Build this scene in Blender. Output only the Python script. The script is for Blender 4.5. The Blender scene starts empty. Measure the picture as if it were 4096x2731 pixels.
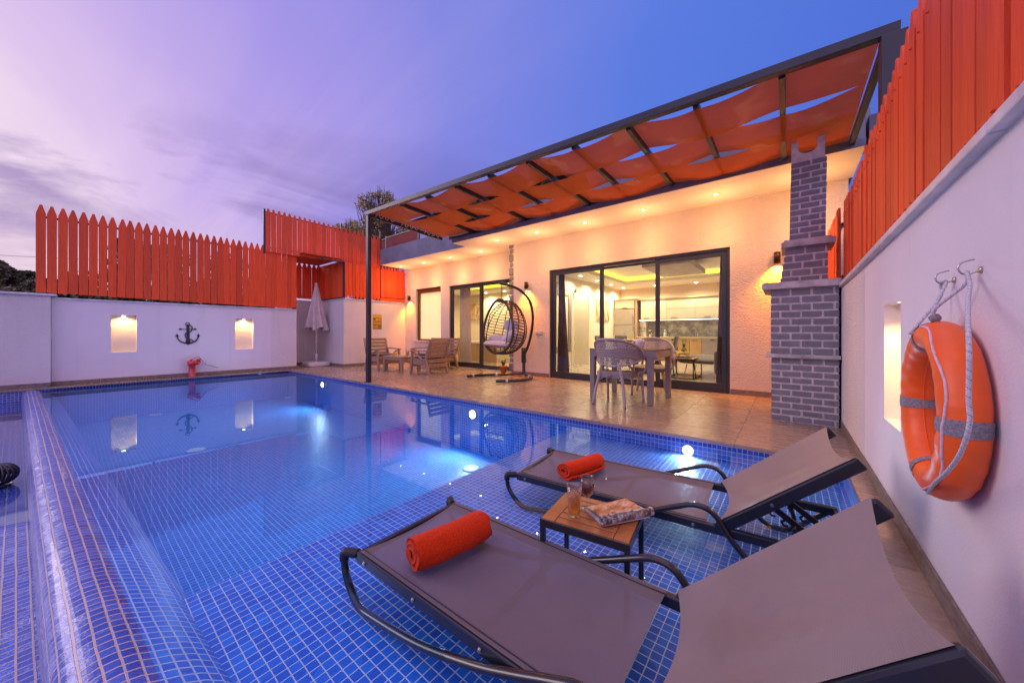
import bpy, math, random
from mathutils import Vector, Matrix, noise
random.seed(7)
SC = bpy.context.scene
COL = SC.collection
PI = math.pi
# ------------------------------------------------------------------ survey helpers (level camera at the origin, eye 0.92 m)
F_, CX, HY, EYE = 1396.0, 2048.0, 1334.0, 0.92
YAW = math.atan2(1102, F_)
FWD = (-math.sin(YAW), math.cos(YAW)); RGT = (math.cos(YAW), math.sin(YAW))
def ray(u, v):
    r = (u-CX)/F_; s = -(v-HY)/F_
    return (FWD[0]+r*RGT[0], FWD[1]+r*RGT[1], s)
def onz(u, v, z=0):
    d = ray(u, v); t = (z-EYE)/d[2]; return (d[0]*t, d[1]*t, z)
def ony(u, v, y):
    d = ray(u, v); t = y/d[1]; return (d[0]*t, y, EYE+d[2]*t)
def onx(u, v, x):
    d = ray(u, v); t = x/d[0]; return (x, d[1]*t, EYE+d[2]*t)
def dep(u, v, d):
    q = ray(u, v); return (q[0]*d, q[1]*d, EYE+q[2]*d)
def V(*a): return Vector(a[0] if len(a) == 1 else a)

# ------------------------------------------------------------------ mesh builder
class MB:
    def __init__(s): s.v = []; s.f = []; s.uv = []; s.sm = []; s.mi = []; s.cur = 0; s.M = None
    def vert(s, p):
        p = V(p)
        if s.M: p = s.M @ p
        s.v.append(p); return len(s.v)-1
    def face(s, idx, uv=None, smooth=False):
        s.f.append(tuple(idx)); s.uv.append(uv); s.sm.append(smooth); s.mi.append(s.cur)
    def quad(s, a, b, c, d, uv=None, smooth=False):
        s.face([s.vert(a), s.vert(b), s.vert(c), s.vert(d)], uv, smooth)
    def box(s, lo, hi, rot=None, uvm=False):
        x0, y0, z0 = lo; x1, y1, z1 = hi
        P = [V(x0,y0,z0),V(x1,y0,z0),V(x1,y1,z0),V(x0,y1,z0),V(x0,y0,z1),V(x1,y0,z1),V(x1,y1,z1),V(x0,y1,z1)]
        if rot is not None:
            c = V((x0+x1)/2,(y0+y1)/2,(z0+z1)/2); P = [c+rot@(p-c) for p in P]
        i = [s.vert(p) for p in P]
        for q in ((0,3,2,1),(4,5,6,7),(0,1,5,4),(1,2,6,5),(2,3,7,6),(3,0,4,7)):
            s.face([i[k] for k in q])
        return s
    def bar(s, a, b, w, h, up=(0,0,1), w2=None, h2=None):
        a = V(a); b = V(b); d = (b-a).normalized(); u = V(up)
        sd = d.cross(u)
        if sd.length < 1e-4: sd = d.cross(V(1,0,0))
        sd.normalize(); u = sd.cross(d).normalized()
        w2 = w if w2 is None else w2; h2 = h if h2 is None else h2
        P = [a-sd*w/2-u*h/2, a+sd*w/2-u*h/2, a+sd*w/2+u*h/2, a-sd*w/2+u*h/2,
             b-sd*w2/2-u*h2/2, b+sd*w2/2-u*h2/2, b+sd*w2/2+u*h2/2, b-sd*w2/2+u*h2/2]
        i = [s.vert(p) for p in P]
        for q in ((0,1,2,3),(7,6,5,4),(0,4,5,1),(1,5,6,2),(2,6,7,3),(3,7,4,0)):
            s.face([i[k] for k in q])
        return s
    def tube(s, pts, r, n=8, closed=False, flat=1.0, up=None, smooth=True, cap=True):
        pts = [V(p) for p in pts]; m = len(pts)
        rr = r if isinstance(r, (list, tuple)) else [r]*m
        rings = []; pu = None
        for k in range(m):
            if closed: d = pts[(k+1) % m]-pts[k-1]
            else: d = pts[min(k+1, m-1)]-pts[max(k-1, 0)]
            if d.length < 1e-9: d = V(0,0,1)
            d.normalize()
            if up is not None: u = V(up)
            else: u = pu if pu is not None else (V(0,0,1) if abs(d.z) < .9 else V(1,0,0))
            sd = d.cross(u)
            if sd.length < 1e-5: sd = d.cross(V(0,1,0.1))
            sd.normalize(); u = sd.cross(d).normalized(); pu = u
            off = PI/4 if n == 4 else 0
            rings.append([s.vert(pts[k]+sd*math.cos(2*PI*j/n+off)*rr[k]*flat+u*math.sin(2*PI*j/n+off)*rr[k]) for j in range(n)])
        L = [0]
        for k in range(1, m): L.append(L[-1]+(pts[k]-pts[k-1]).length)
        for k in range(m if closed else m-1):
            A = rings[k]; B = rings[(k+1) % m]
            l0 = L[k]; l1 = L[k+1] if k+1 < m else L[k]+.01
            for j in range(n):
                s.face([A[j], A[(j+1) % n], B[(j+1) % n], B[j]], [(j/n,l0),((j+1)/n,l0),((j+1)/n,l1),(j/n,l1)], smooth)
        if not closed and cap:
            s.face(rings[0][::-1]); s.face(rings[-1])
        return s
    def lathe(s, prof, c=(0,0,0), n=24, smooth=True, sx=1, sy=1, capb=True, capt=True):
        c = V(c); rings = []
        for r, z in prof:
            rings.append([s.vert(c+V(math.cos(2*PI*j/n)*r*sx, math.sin(2*PI*j/n)*r*sy, z)) for j in range(n)])
        for k in range(len(rings)-1):
            for j in range(n):
                s.face([rings[k][j], rings[k][(j+1) % n], rings[k+1][(j+1) % n], rings[k+1][j]], None, smooth)
        if capb and prof[0][0] > 1e-4: s.face(rings[0][::-1])
        if capt and prof[-1][0] > 1e-4: s.face(rings[-1])
        return s
    def prism(s, poly, ax, a0, a1):
        # poly: 2d points; ax: 'x','y','z' extrusion axis
        def P(p, a):
            return {'x': (a,p[0],p[1]), 'y': (p[0],a,p[1]), 'z': (p[0],p[1],a)}[ax]
        A = [s.vert(P(p,a0)) for p in poly]; B = [s.vert(P(p,a1)) for p in poly]; n = len(poly)
        s.face(A[::-1]); s.face(B)
        for k in range(n): s.face([A[k], A[(k+1) % n], B[(k+1) % n], B[k]])
        return s
    def grid(s, fn, nu, nv, smooth=True, uvs=None, closeu=False):
        I = [[s.vert(fn(i/nu, j/nv)) for j in range(nv+1)] for i in range(nu+(0 if closeu else 1))]
        for i in range(nu):
            for j in range(nv):
                i2 = (i+1) % nu if closeu else i+1
                uv = None
                if uvs:
                    uv = [uvs(i/nu,j/nv), uvs((i+1)/nu,j/nv), uvs((i+1)/nu,(j+1)/nv), uvs(i/nu,(j+1)/nv)]
                s.face([I[i][j], I[i2][j], I[i2][j+1], I[i][j+1]], uv, smooth)
        return s
    def ico(s, c, r, sub=1, sc=(1,1,1), jit=0):
        t = (1+5**.5)/2
        vs = [V(p).normalized() for p in ((-1,t,0),(1,t,0),(-1,-t,0),(1,-t,0),(0,-1,t),(0,1,t),(0,-1,-t),(0,1,-t),(t,0,-1),(t,0,1),(-t,0,-1),(-t,0,1))]
        fs = [(0,11,5),(0,5,1),(0,1,7),(0,7,10),(0,10,11),(1,5,9),(5,11,4),(11,10,2),(10,7,6),(7,1,8),(3,9,4),(3,4,2),(3,2,6),(3,6,8),(3,8,9),(4,9,5),(2,4,11),(6,2,10),(8,6,7),(9,8,1)]
        for _ in range(sub):
            nf = []; mid = {}
            def m(a, b):
                k = (min(a,b), max(a,b))
                if k not in mid: vs.append((vs[a]+vs[b]).normalized()); mid[k] = len(vs)-1
                return mid[k]
            for a, b, c2 in fs:
                x, y, z = m(a,b), m(b,c2), m(c2,a); nf += [(a,x,z),(b,y,x),(c2,z,y),(x,y,z)]
            fs = nf
        c = V(c); idx = []
        for p in vs:
            k = 1+jit*noise.noise(p*2.3+c*3)
            idx.append(s.vert(c+V(p.x*sc[0], p.y*sc[1], p.z*sc[2])*r*k))
        for a in fs: s.face([idx[q] for q in a], None, True)
        return s
    def build(s, name, mat, parent=None, bevel=0, sub=0, solid=0):
        me = bpy.data.meshes.new(name)
        org = ORG.get(parent.name, V(0,0,0)) if parent else V(0,0,0)
        me.from_pydata([tuple(p-org) for p in s.v], [], s.f)
        mats = mat if isinstance(mat, (list, tuple)) else [mat]
        for m in mats: me.materials.append(m)
        me.polygons.foreach_set('use_smooth', s.sm)
        if len(mats) > 1: me.polygons.foreach_set('material_index', s.mi)
        if any(u is not None for u in s.uv):
            ul = me.uv_layers.new(name='UVMap').data; k = 0
            for fi, f in enumerate(s.f):
                for q in range(len(f)):
                    if s.uv[fi] is not None: ul[k].uv = s.uv[fi][q]
                    k += 1
        me.update()
        o = bpy.data.objects.new(name, me); COL.objects.link(o)
        if parent: o.parent = parent; ORG[o.name] = org
        if bevel:
            b = o.modifiers.new('bevel', 'BEVEL'); b.width = bevel; b.segments = 2; b.limit_method = 'ANGLE'
        if sub:
            b = o.modifiers.new('sub', 'SUBSURF'); b.levels = sub; b.render_levels = sub
        if solid:
            b = o.modifiers.new('solid', 'SOLIDIFY'); b.thickness = solid
        return o
ORG = {}
def tag(o, label, cat, group=None):
    o['label'] = label; o['category'] = cat
    if group: o['group'] = group
    return o
def thing(name, label, cat, loc=(0,0,0), group=None, local=False):
    o = bpy.data.objects.new(name, None); COL.objects.link(o); o.location = loc
    o.empty_display_size = .1
    ORG[o.name] = V(0,0,0) if local else V(loc)
    return tag(o, label, cat, group)
def struct(o): o['kind'] = 'structure'; return o
def copy_tree(o, parent=None, label=None):
    c = o.copy(); COL.objects.link(c); c.parent = parent
    if label: c['label'] = label
    for ch in list(o.children): copy_tree(ch, c)
    return c
def text_mb(txt, size, M, name, mat, parent, ext=0.0008, shear=0, align='CENTER'):
    cu = bpy.data.curves.new(name, 'FONT'); cu.body = txt; cu.size = size; cu.extrude = ext; cu.align_x = align; cu.align_y = 'CENTER'; cu.shear = shear
    cu.resolution_u = 3
    t = bpy.data.objects.new(name+'_tmp', cu); COL.objects.link(t)
    dg = bpy.context.evaluated_depsgraph_get(); dg.update()
    me = bpy.data.meshes.new_from_object(t.evaluated_get(dg))
    bpy.data.objects.remove(t); bpy.data.curves.remove(cu)
    org = ORG.get(parent.name, V(0,0,0))
    me.transform(Matrix.Translation(-org) @ M); me.materials.clear(); me.materials.append(mat); me.name = name
    o = bpy.data.objects.new(name, me); COL.objects.link(o); o.parent = parent; ORG[o.name] = org
    return o

# ------------------------------------------------------------------ materials
def lin(c):
    return tuple(((x/255)/12.92 if x/255 <= .04045 else ((x/255+.055)/1.055)**2.4) for x in c)
class NT:
    def __init__(s, nt): s.nt = nt
    def n(s, typ, **kw):
        nd = s.nt.nodes.new(typ)
        for k, v in kw.items():
            if k.startswith('_'): setattr(nd, k[1:], v)
            else:
                key = int(k[1:]) if k[0] == 'i' and k[1:].isdigit() else k.replace('__', ' ')
                sock = nd.inputs[key]
                if isinstance(v, bpy.types.NodeSocket): s.nt.links.new(v, sock)
                else: sock.default_value = v
        return nd
    def math(s, op, a, b=None, c=None):
        kw = dict(i0=a)
        if b is not None: kw['i1'] = b
        if c is not None: kw['i2'] = c
        return s.n('ShaderNodeMath', _operation=op, **kw).outputs[0]
    def mix(s, f, a, b, blend='MIX'):
        nd = s.nt.nodes.new('ShaderNodeMix'); nd.data_type = 'RGBA'; nd.blend_type = blend
        for k, v in ((0, f), (6, a), (7, b)):
            if isinstance(v, bpy.types.NodeSocket): s.nt.links.new(v, nd.inputs[k])
            else: nd.inputs[k].default_value = v if k == 0 else (tuple(v)+(1,) if len(v) == 3 else v)
        return nd.outputs[2]
    def ramp(s, f, stops, interp='LINEAR'):
        nd = s.n('ShaderNodeValToRGB', Fac=f); nd.color_ramp.interpolation = interp
        e = nd.color_ramp.elements
        while len(e) < len(stops): e.new(.5)
        for q, (p, c) in zip(e, stops): q.position = p; q.color = tuple(c)+(1,) if len(c) == 3 else c
        return nd.outputs[0]
def new(name):
    m = bpy.data.materials.new(name); m.use_nodes = True; m.node_tree.nodes.clear()
    t = NT(m.node_tree); out = t.n('ShaderNodeOutputMaterial'); return m, t, out
def coords(t, kind='Object', scale=(1,1,1), rot=(0,0,0)):
    tc = t.n('ShaderNodeTexCoord').outputs[kind]
    if scale == (1,1,1) and rot == (0,0,0): return tc
    return t.n('ShaderNodeMapping', Vector=tc, Scale=scale, Rotation=rot).outputs[0]
def pm(name, col, rough=.5, metal=0, var=.12, vs=6, bump=0, bs=60, stretch=(1,1,1), island=0, coat=0, em=None, es=0, trans=0, alpha=1, sheen=0, sss=0, col2=None, rv=0.0, bd=.01, spec=.5):
    m, t, out = new(name)
    co = coords(t, 'Object', stretch)
    nz = t.n('ShaderNodeTexNoise', Vector=co, Scale=vs, Detail=5, Roughness=.6).outputs['Fac']
    c2 = col2 if col2 else tuple(max(0, c*(1-2.2*var)) for c in col)
    f = t.n('ShaderNodeMapRange', Value=nz, i1=.3, i2=.7).outputs[0]
    c1 = tuple(min(1, c*(1+var)) for c in col)
    base = t.mix(f, c2, c1)
    if island:
        r = t.n('ShaderNodeNewGeometry').outputs['Random Per Island']
        base = t.mix(1.0, base, t.ramp(r, [(0, (1-island,)*3), (1, (1+island*.5,)*3)]), 'MULTIPLY')
    b = t.n('ShaderNodeBsdfPrincipled', Base__Color=base, Roughness=rough, Metallic=metal)
    b.inputs['Coat Weight'].default_value = coat; b.inputs['Coat Roughness'].default_value = .08
    b.inputs['Specular IOR Level'].default_value = spec
    if rv: t.nt.links.new(t.math('MULTIPLY_ADD', nz, rv, rough-rv/2), b.inputs['Roughness'])
    if em: b.inputs['Emission Color'].default_value = tuple(em)+(1,); b.inputs['Emission Strength'].default_value = es
    if trans: b.inputs['Transmission Weight'].default_value = trans; b.inputs['IOR'].default_value = 1.45
    if alpha < 1: b.inputs['Alpha'].default_value = alpha
    if sheen: b.inputs['Sheen Weight'].default_value = sheen
    if bump:
        bn = t.n('ShaderNodeTexNoise', Vector=co, Scale=bs, Detail=4, Roughness=.55).outputs['Fac']
        t.nt.links.new(t.n('ShaderNodeBump', Strength=bump, Distance=bd, Height=bn).outputs[0], b.inputs['Normal'])
    t.nt.links.new(b.outputs[0], out.inputs[0]); return m
def stucco(name, col, amt=.5, sc=38, grime=.12):
    m, t, out = new(name)
    co = coords(t)
    st = t.n('ShaderNodeMapping', Vector=co, Scale=(1,1,1.7)).outputs[0]
    n1 = t.n('ShaderNodeTexNoise', Vector=st, Scale=sc, Detail=6, Roughness=.62, Distortion=.6).outputs['Fac']
    n2 = t.n('ShaderNodeTexVoronoi', Vector=st, Scale=sc*1.4).outputs['Distance']
    h = t.math('ADD', t.math('MULTIPLY', n1, 1.0), t.math('MULTIPLY', n2, .45))
    big = t.n('ShaderNodeTexNoise', Vector=co, Scale=.9, Detail=6, Roughness=.6).outputs['Fac']
    f = t.n('ShaderNodeMapRange', Value=big, i1=.35, i2=.7).outputs[0]
    c = t.mix(f, tuple(x*(1-grime) for x in col), col)
    stn = t.n('ShaderNodeTexNoise', Vector=t.n('ShaderNodeMapping', Vector=co, Scale=(7,7,.5)).outputs[0], Scale=1.0, Detail=5, Roughness=.6).outputs['Fac']
    c = t.mix(t.math('MULTIPLY', t.n('ShaderNodeMapRange', Value=stn, i1=.55, i2=.8).outputs[0], .35), c, tuple(x*.72 for x in col))
    sp = t.n('ShaderNodeTexNoise', Vector=co, Scale=sc*5, Detail=2).outputs['Fac']
    c = t.mix(t.math('MULTIPLY', t.math('LESS_THAN', sp, .3), .22), c, tuple(x*.55 for x in col))
    b = t.n('ShaderNodeBsdfPrincipled', Base__Color=c, Roughness=.9)
    t.nt.links.new(t.n('ShaderNodeBump', Strength=amt, Distance=.018, Height=h).outputs[0], b.inputs['Normal'])
    t.nt.links.new(b.outputs[0], out.inputs[0]); return m
def tilemat(name, tile, tile2, grout, p=.0366, g=.085, rough=.12, tint=None, bumpd=.003, dirt=0, coat=.6, roughvar=0, tiltk=.15, gthin=0.0):
    m, t, out = new(name)
    uv = t.n('ShaderNodeTexCoord').outputs['UV']
    wob = t.n('ShaderNodeTexNoise', Vector=uv, Scale=7.0, Detail=2).outputs['Color']
    uv = t.n('ShaderNodeVectorMath', _operation='ADD', i0=uv, i1=t.n('ShaderNodeVectorMath', _operation='SCALE', i0=t.n('ShaderNodeVectorMath', _operation='SUBTRACT', i0=wob, i1=(.5,.5,.5)).outputs[0], Scale=.006).outputs[0]).outputs[0]
    sc = t.n('ShaderNodeVectorMath', _operation='SCALE', i0=uv, Scale=1/p).outputs[0]
    sx = t.n('ShaderNodeSeparateXYZ', Vector=sc)
    fx = t.math('ABSOLUTE', t.math('SUBTRACT', t.math('FRACT', sx.outputs[0]), .5))
    fy = t.math('ABSOLUTE', t.math('SUBTRACT', t.math('FRACT', sx.outputs[1]), .5))
    mx = t.math('SMOOTH_MAX', t.math('SUBTRACT', fx, gthin), fy, .06)
    mask = t.n('ShaderNodeMapRange', Value=mx, i1=.5-g*.75, i2=.5-g*.45).outputs[0]  # 1 = grout
    cell = t.n('ShaderNodeVectorMath', _operation='FLOOR', i0=sc).outputs[0]
    wn = t.n('ShaderNodeTexWhiteNoise', Vector=cell).outputs['Value']
    inn = t.n('ShaderNodeTexNoise', Vector=uv, Scale=45, Detail=3, Distortion=1).outputs['Fac']
    f = t.math('ADD', t.math('MULTIPLY', t.math('POWER', wn, 2.0), .75), t.math('MULTIPLY', inn, .35))
    c = t.mix(f, tile, tile2)
    gn = t.n('ShaderNodeTexNoise', Vector=uv, Scale=9, Detail=4).outputs['Fac']
    gc = t.mix(gn, tuple(x*.7 for x in grout), grout)
    if dirt:
        dn = t.n('ShaderNodeTexNoise', Vector=uv, Scale=4, Detail=4).outputs['Fac']
        gc = t.mix(t.math('MULTIPLY', dn, dirt), gc, (.25,.17,.12))
    c = t.mix(mask, c, gc)
    r = t.math('ADD', t.math('MULTIPLY', mask, .4), rough)
    if roughvar: r = t.math('ADD', r, t.math('MULTIPLY', inn, roughvar))
    b = t.n('ShaderNodeBsdfPrincipled', Base__Color=c, Roughness=r)
    b.inputs['Coat Weight'].default_value = coat; b.inputs['Coat Roughness'].default_value = .05
    hn = t.n('ShaderNodeTexNoise', Vector=uv, Scale=90, Detail=2).outputs['Fac']
    h = t.math('ADD', t.math('MULTIPLY', mask, -1.0), t.math('MULTIPLY', hn, .35))
    wc = t.n('ShaderNodeSeparateColor', Color=t.n('ShaderNodeTexWhiteNoise', Vector=cell).outputs['Color'])
    tx = t.math('MULTIPLY', t.math('SUBTRACT', t.math('FRACT', sx.outputs[0]), .5), t.math('SUBTRACT', wc.outputs[0], .5))
    ty = t.math('MULTIPLY', t.math('SUBTRACT', t.math('FRACT', sx.outputs[1]), .5), t.math('SUBTRACT', wc.outputs[1], .5))
    h = t.math('ADD', h, t.math('MULTIPLY', t.math('ADD', tx, ty), tiltk*2))
    t.nt.links.new(t.n('ShaderNodeBump', Strength=.6, Distance=bumpd, Height=h).outputs[0], b.inputs['Normal'])
    t.nt.links.new(b.outputs[0], out.inputs[0]); return m
def woodmat(name, col, col2, rough=.5, sc=(14,14,1.2), island=.15, bump=.3, coat=0, knots=True):
    m, t, out = new(name)
    co = coords(t, 'Object', sc)
    r = t.n('ShaderNodeNewGeometry').outputs['Random Per Island']
    off = t.n('ShaderNodeVectorMath', _operation='ADD', i0=co, i1=t.n('ShaderNodeCombineXYZ', X=t.math('MULTIPLY', r, 37.0), Y=t.math('MULTIPLY', r, 11.0), Z=t.math('MULTIPLY', r, 23.0)).outputs[0]).outputs[0]
    n1 = t.n('ShaderNodeTexNoise', Vector=off, Scale=3, Detail=7, Roughness=.65, Distortion=.7).outputs['Fac']
    n2 = t.n('ShaderNodeTexNoise', Vector=off, Scale=14, Detail=3, Roughness=.6).outputs['Fac']
    f = t.n('ShaderNodeMapRange', Value=t.math('ADD', t.math('MULTIPLY', n1, .75), t.math('MULTIPLY', n2, .3)), i1=.35, i2=.7).outputs[0]
    c = t.mix(f, col2, col)
    c = t.mix(1.0, c, t.ramp(r, [(0, (1-island,)*3), (.5, (1,1,1)), (1, (1+island*.4,)*3)]), 'MULTIPLY')
    b = t.n('ShaderNodeBsdfPrincipled', Base__Color=c, Roughness=rough)
    b.inputs['Coat Weight'].default_value = coat
    t.nt.links.new(t.n('ShaderNodeBump', Strength=bump, Distance=.004, Height=f).outputs[0], b.inputs['Normal'])
    t.nt.links.new(b.outputs[0], out.inputs[0]); return m
def emis(name, col, st):
    m, t, out = new(name)
    e = t.n('ShaderNodeEmission', Color=tuple(col)+(1,), Strength=st); t.nt.links.new(e.outputs[0], out.inputs[0]); return m
def thinglass(name, tint=(.97,.98,.97), ior=1.5, rough=0.0, boost=1.0, bump=0, gtint=(1,1,1), haze=0, hcol=(.1,.35,.6)):
    m, t, out = new(name)
    bf = t.n('ShaderNodeNewGeometry').outputs['Backfacing']
    fr = t.n('ShaderNodeFresnel', IOR=t.math('ADD', ior, t.math('MULTIPLY', bf, 1/ior-ior)))
    gl = t.n('ShaderNodeBsdfGlossy', Color=tuple(gtint)+(1,), Roughness=rough)
    if bump:
        co = coords(t, 'Object')
        n1 = t.n('ShaderNodeTexNoise', Vector=co, Scale=1.3, Detail=2, Roughness=.4).outputs['Fac']
        bm = t.n('ShaderNodeBump', Strength=bump, Distance=.02, Height=n1)
        t.nt.links.new(bm.outputs[0], gl.inputs['Normal']); t.nt.links.new(bm.outputs[0], fr.inputs['Normal'])
    tr = t.n('ShaderNodeBsdfTransparent', Color=tuple(tint)+(1,))
    f = t.n('ShaderNodeClamp', Value=t.math('MULTIPLY', fr.outputs[0], boost)).outputs[0]
    if haze: tr = t.n('ShaderNodeMixShader', Fac=haze, i1=tr.outputs[0], i2=t.n('ShaderNodeBsdfDiffuse', Color=tuple(hcol)+(1,)).outputs[0])  # underwater scatter put in as a thin blue diffuse share of the surface
    mx = t.n('ShaderNodeMixShader', Fac=f, i1=tr.outputs[0], i2=gl.outputs[0])
    t.nt.links.new(mx.outputs[0], out.inputs[0]); return m

M = {}
M['stucco'] = stucco('white_stucco', (.74,.70,.68), .55, 34)
M['stucco_smooth'] = stucco('smooth_render', (.78,.73,.74), .12, 60, .08)
M['stucco_house'] = stucco('house_stucco', (.74,.67,.60), 1.0, 30)
M['stucco_niche'] = stucco('niche_stucco', (.70,.66,.60), .8, 40)
M['soffit'] = pm('soffit_paint', (.76,.70,.64), .85, var=.05, vs=2, bump=.15, bs=120)
M['grey_render'] = pm('grey_render', (.20,.215,.27), .85, var=.12, vs=3, bump=.5, bs=90)
M['marble'] = pm('marble_coping', (.62,.60,.62), .35, var=.25, vs=5, bump=.1, bs=20, col2=(.42,.42,.47), stretch=(1,1,1))
M['skirt'] = pm('skirting_tile', (.23,.18,.15), .4, var=.25, vs=9, stretch=(2,2,8), bump=.2, bs=40)
M['paint'] = woodmat('orange_painted_wood', (.86,.095,.010), (.64,.055,.006), .55, (16,16,1.0), .22, .35)
M['darkmetal'] = pm('anthracite_metal', (.035,.04,.05), .38, .3, var=.1, vs=3)
M['frame'] = pm('window_frame_grey', (.04,.043,.046), .35, .2, var=.1, vs=4, bump=.03)
M['canvas'] = None
M['tile'] = tilemat('pool_tile', (.001,.095,.56), (.006,.22,.80), (.66,.78,.95), coat=0, rough=.35)
M['tile_absorption_tint'] = tilemat('pool_tile_absorption_tint', (.001,.115,.60), (.005,.23,.80), (.28,.80,.97), g=.10, coat=0, rough=.4)  # same tiles, cyan shift of light through deep water put into the colours
M['tile_weir'] = tilemat('pool_tile_weir', (.010,.065,.42), (.03,.13,.58), (.66,.58,.60), p=.0375, g=.14, rough=.16, dirt=.35, bumpd=.009, coat=.25, roughvar=.35, tiltk=.9, gthin=.012)
M['tile_band'] = tilemat('pool_tile_waterline', (.004,.03,.28), (.006,.05,.42), (.55,.50,.58))
M['water'] = thinglass('pool_water', (.86,.96,1.0), 1.36, 0, 1.5, bump=.02, gtint=(.36,.52,.86), haze=.010, hcol=(.10,.38,.70))
M['pane'] = thinglass('window_pane', (.96,.96,.93), 1.45, 0, 1.0)
M['canal'] = thinglass('gutter_water', (.6,.7,.85), 1.36, 0.03, 1.2, bump=.1)
M['clear'] = thinglass('drinking_glass', (.95,.96,.97), 1.5, 0, 1.3)
M['amber'] = pm('iced_tea', (.62,.22,.03), .05, var=.05, trans=.75, em=(.5,.16,.02), es=.12)  # weak emission makes the tea glow as though lit through
M['wine'] = pm('red_wine', (.16,.004,.006), .05, var=.05, trans=.5)
M['juice'] = pm('orange_juice', (.85,.38,.03), .3, var=.05)
M['towel'] = pm('terry_towel', (.80,.05,.004), .95, var=.22, vs=260, bump=1.0, bs=420, sheen=.08, bd=.004, spec=.1)
M['blacktube'] = pm('black_powdercoat', (.018,.02,.024), .28, .2, var=.1, coat=.5)
M['rail'] = pm('lounger_rail_grey', (.022,.025,.032), .33, .2, var=.1, coat=.3)
M['steel'] = pm('stainless_steel', (.55,.52,.48), .25, 1, var=.05)
M['teak'] = woodmat('teak_slats', (.46,.17,.045), (.24,.075,.018), .38, (3,40,40), .18, .15, .4)
M['grey_plastic'] = pm('taupe_garden_plastic', (.36,.25,.17), .55, var=.08, vs=20, bump=.08, bs=80)
M['cushion_grey'] = pm('grey_seat_cushion', (.10,.095,.12), .9, var=.15, vs=40, bump=.3, bs=200)
M['white_fabric'] = pm('offwhite_fabric', (.66,.62,.63), .9, var=.08, vs=12, bump=.35, bs=120)
M['parasol'] = pm('parasol_fabric', (.60,.50,.47), .9, var=.08, vs=9, bump=.2, bs=60)
M['white_plastic'] = pm('white_plastic', (.66,.60,.58), .45, var=.05)
M['red'] = pm('red_gloss_paint', (.55,.008,.008), .16, var=.1, coat=1)
M['anchor'] = pm('anchor_brown_metal', (.045,.03,.032), .5, var=.2)
M['brick'] = pm('grey_painted_brick', (.215,.22,.25), .75, var=.09, vs=14, bump=.4, bs=60, island=.10)
M['mortar'] = pm('white_mortar', (.68,.62,.62), .9, var=.12, vs=20, bump=.7, bs=50)
M['capstone'] = pm('chimney_slab', (.52,.50,.50), .6, var=.22, vs=8, bump=.3, bs=40)
M['wicker_black'] = pm('black_wicker', (.055,.034,.022), .5, var=.25, vs=30, bump=.5, bs=150)
M['rattan'] = None
M['lifering'] = pm('lifebuoy_orange', (.95,.13,.006), .45, var=.05, vs=4, bump=.22, bs=9, sheen=.1, stretch=(1,1,3))
M['strap'] = pm('grey_webbing', (.33,.31,.34), .7, var=.2, vs=150, bump=.6, bs=400)
M['rope'] = pm('white_rope', (.72,.70,.72), .6, var=.12, vs=200, bump=.5, bs=500)
M['ropeblue'] = pm('blue_rope_yarn', (.03,.20,.55), .6, var=.1)
M['piping'] = pm('pink_white_piping', (.72,.52,.56), .7, var=.1, vs=90)
M['bark'] = pm('tree_bark', (.10,.07,.05), .9, var=.3, vs=20, bump=.6, bs=30)
M['leafA'] = pm('poplar_leaves', (.55,.48,.15), .6, var=.25, vs=3, island=.45)
M['leafB'] = pm('dark_green_leaves', (.085,.115,.04), .6, var=.3, vs=3, island=.5)
M['leafC'] = pm('olive_leaves', (.17,.15,.07), .6, var=.3, vs=3, island=.5)
M['cream'] = pm('interior_wall_paint', (.72,.64,.50), .7, var=.03)
M['ceil'] = pm('interior_ceiling', (.80,.75,.64), .8, var=.02)
M['gloss_floor'] = pm('polished_interior_floor', (.52,.46,.38), .12, var=.12, vs=2, col2=(.40,.34,.28))
M['cab_white'] = pm('cream_cabinet_gloss', (.74,.66,.50), .22, var=.02)
M['cab_wood'] = woodmat('oak_cabinet', (.50,.33,.17), (.36,.21,.09), .5, (12,12,1.5), .1, .1)
M['walnut'] = woodmat('walnut_table', (.32,.16,.07), (.2,.09,.035), .4, (2,14,14), .1, .1)
M['fridge'] = pm('brushed_steel_appliance', (.40,.35,.29), .35, .6, var=.05)
M['velvet'] = pm('grey_velvet', (.13,.11,.10), .9, var=.15, vs=15, sheen=.4)
M['curtain'] = pm('dark_curtain', (.16,.12,.105), .9, var=.15, vs=20)
M['sheer'] = pm('sheer_curtain', (.66,.60,.50), .9, var=.08, vs=20, alpha=.8)
M['black'] = pm('matt_black', (.012,.012,.012), .5, var=.05)
M['whitec'] = pm('white_ceramic', (.72,.70,.72), .2, var=.02, coat=.5)
M['green'] = pm('plant_green', (.06,.14,.03), .6, var=.3, vs=20)
M['yellowfruit'] = pm('yellow_fruit', (.75,.5,.12), .5, var=.15, vs=20)
M['peach'] = pm('peach_flowers', (.85,.42,.2), .7, var=.2, vs=30)
M['terracotta'] = pm('terracotta_pot', (.45,.16,.06), .8, var=.15)
M['sign_y'] = pm('sign_yellow', (.80,.46,.015), .5, var=.03)
M['sign_k'] = pm('sign_black', (.02,.013,.012), .5, var=.03)
M['lampwarm'] = emis('downlight_glow', (1,.74,.42), 40)
M['lampniche'] = emis('niche_lamp_glow', (1,.80,.50), 30)
M['lampwall'] = emis('wall_lamp_glow', (1,.45,.08), 18)
M['lampin'] = emis('interior_spot_glow', (1,.92,.75), 14)
M['ledstrip'] = emis('kitchen_led_strip', (1,.88,.62), 7)
M['poolglow'] = emis('pool_lamp_glow', (.80,.92,1), 60)
M['roofgreen'] = pm('mustard_wall', (.30,.22,.05), .8)
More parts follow.
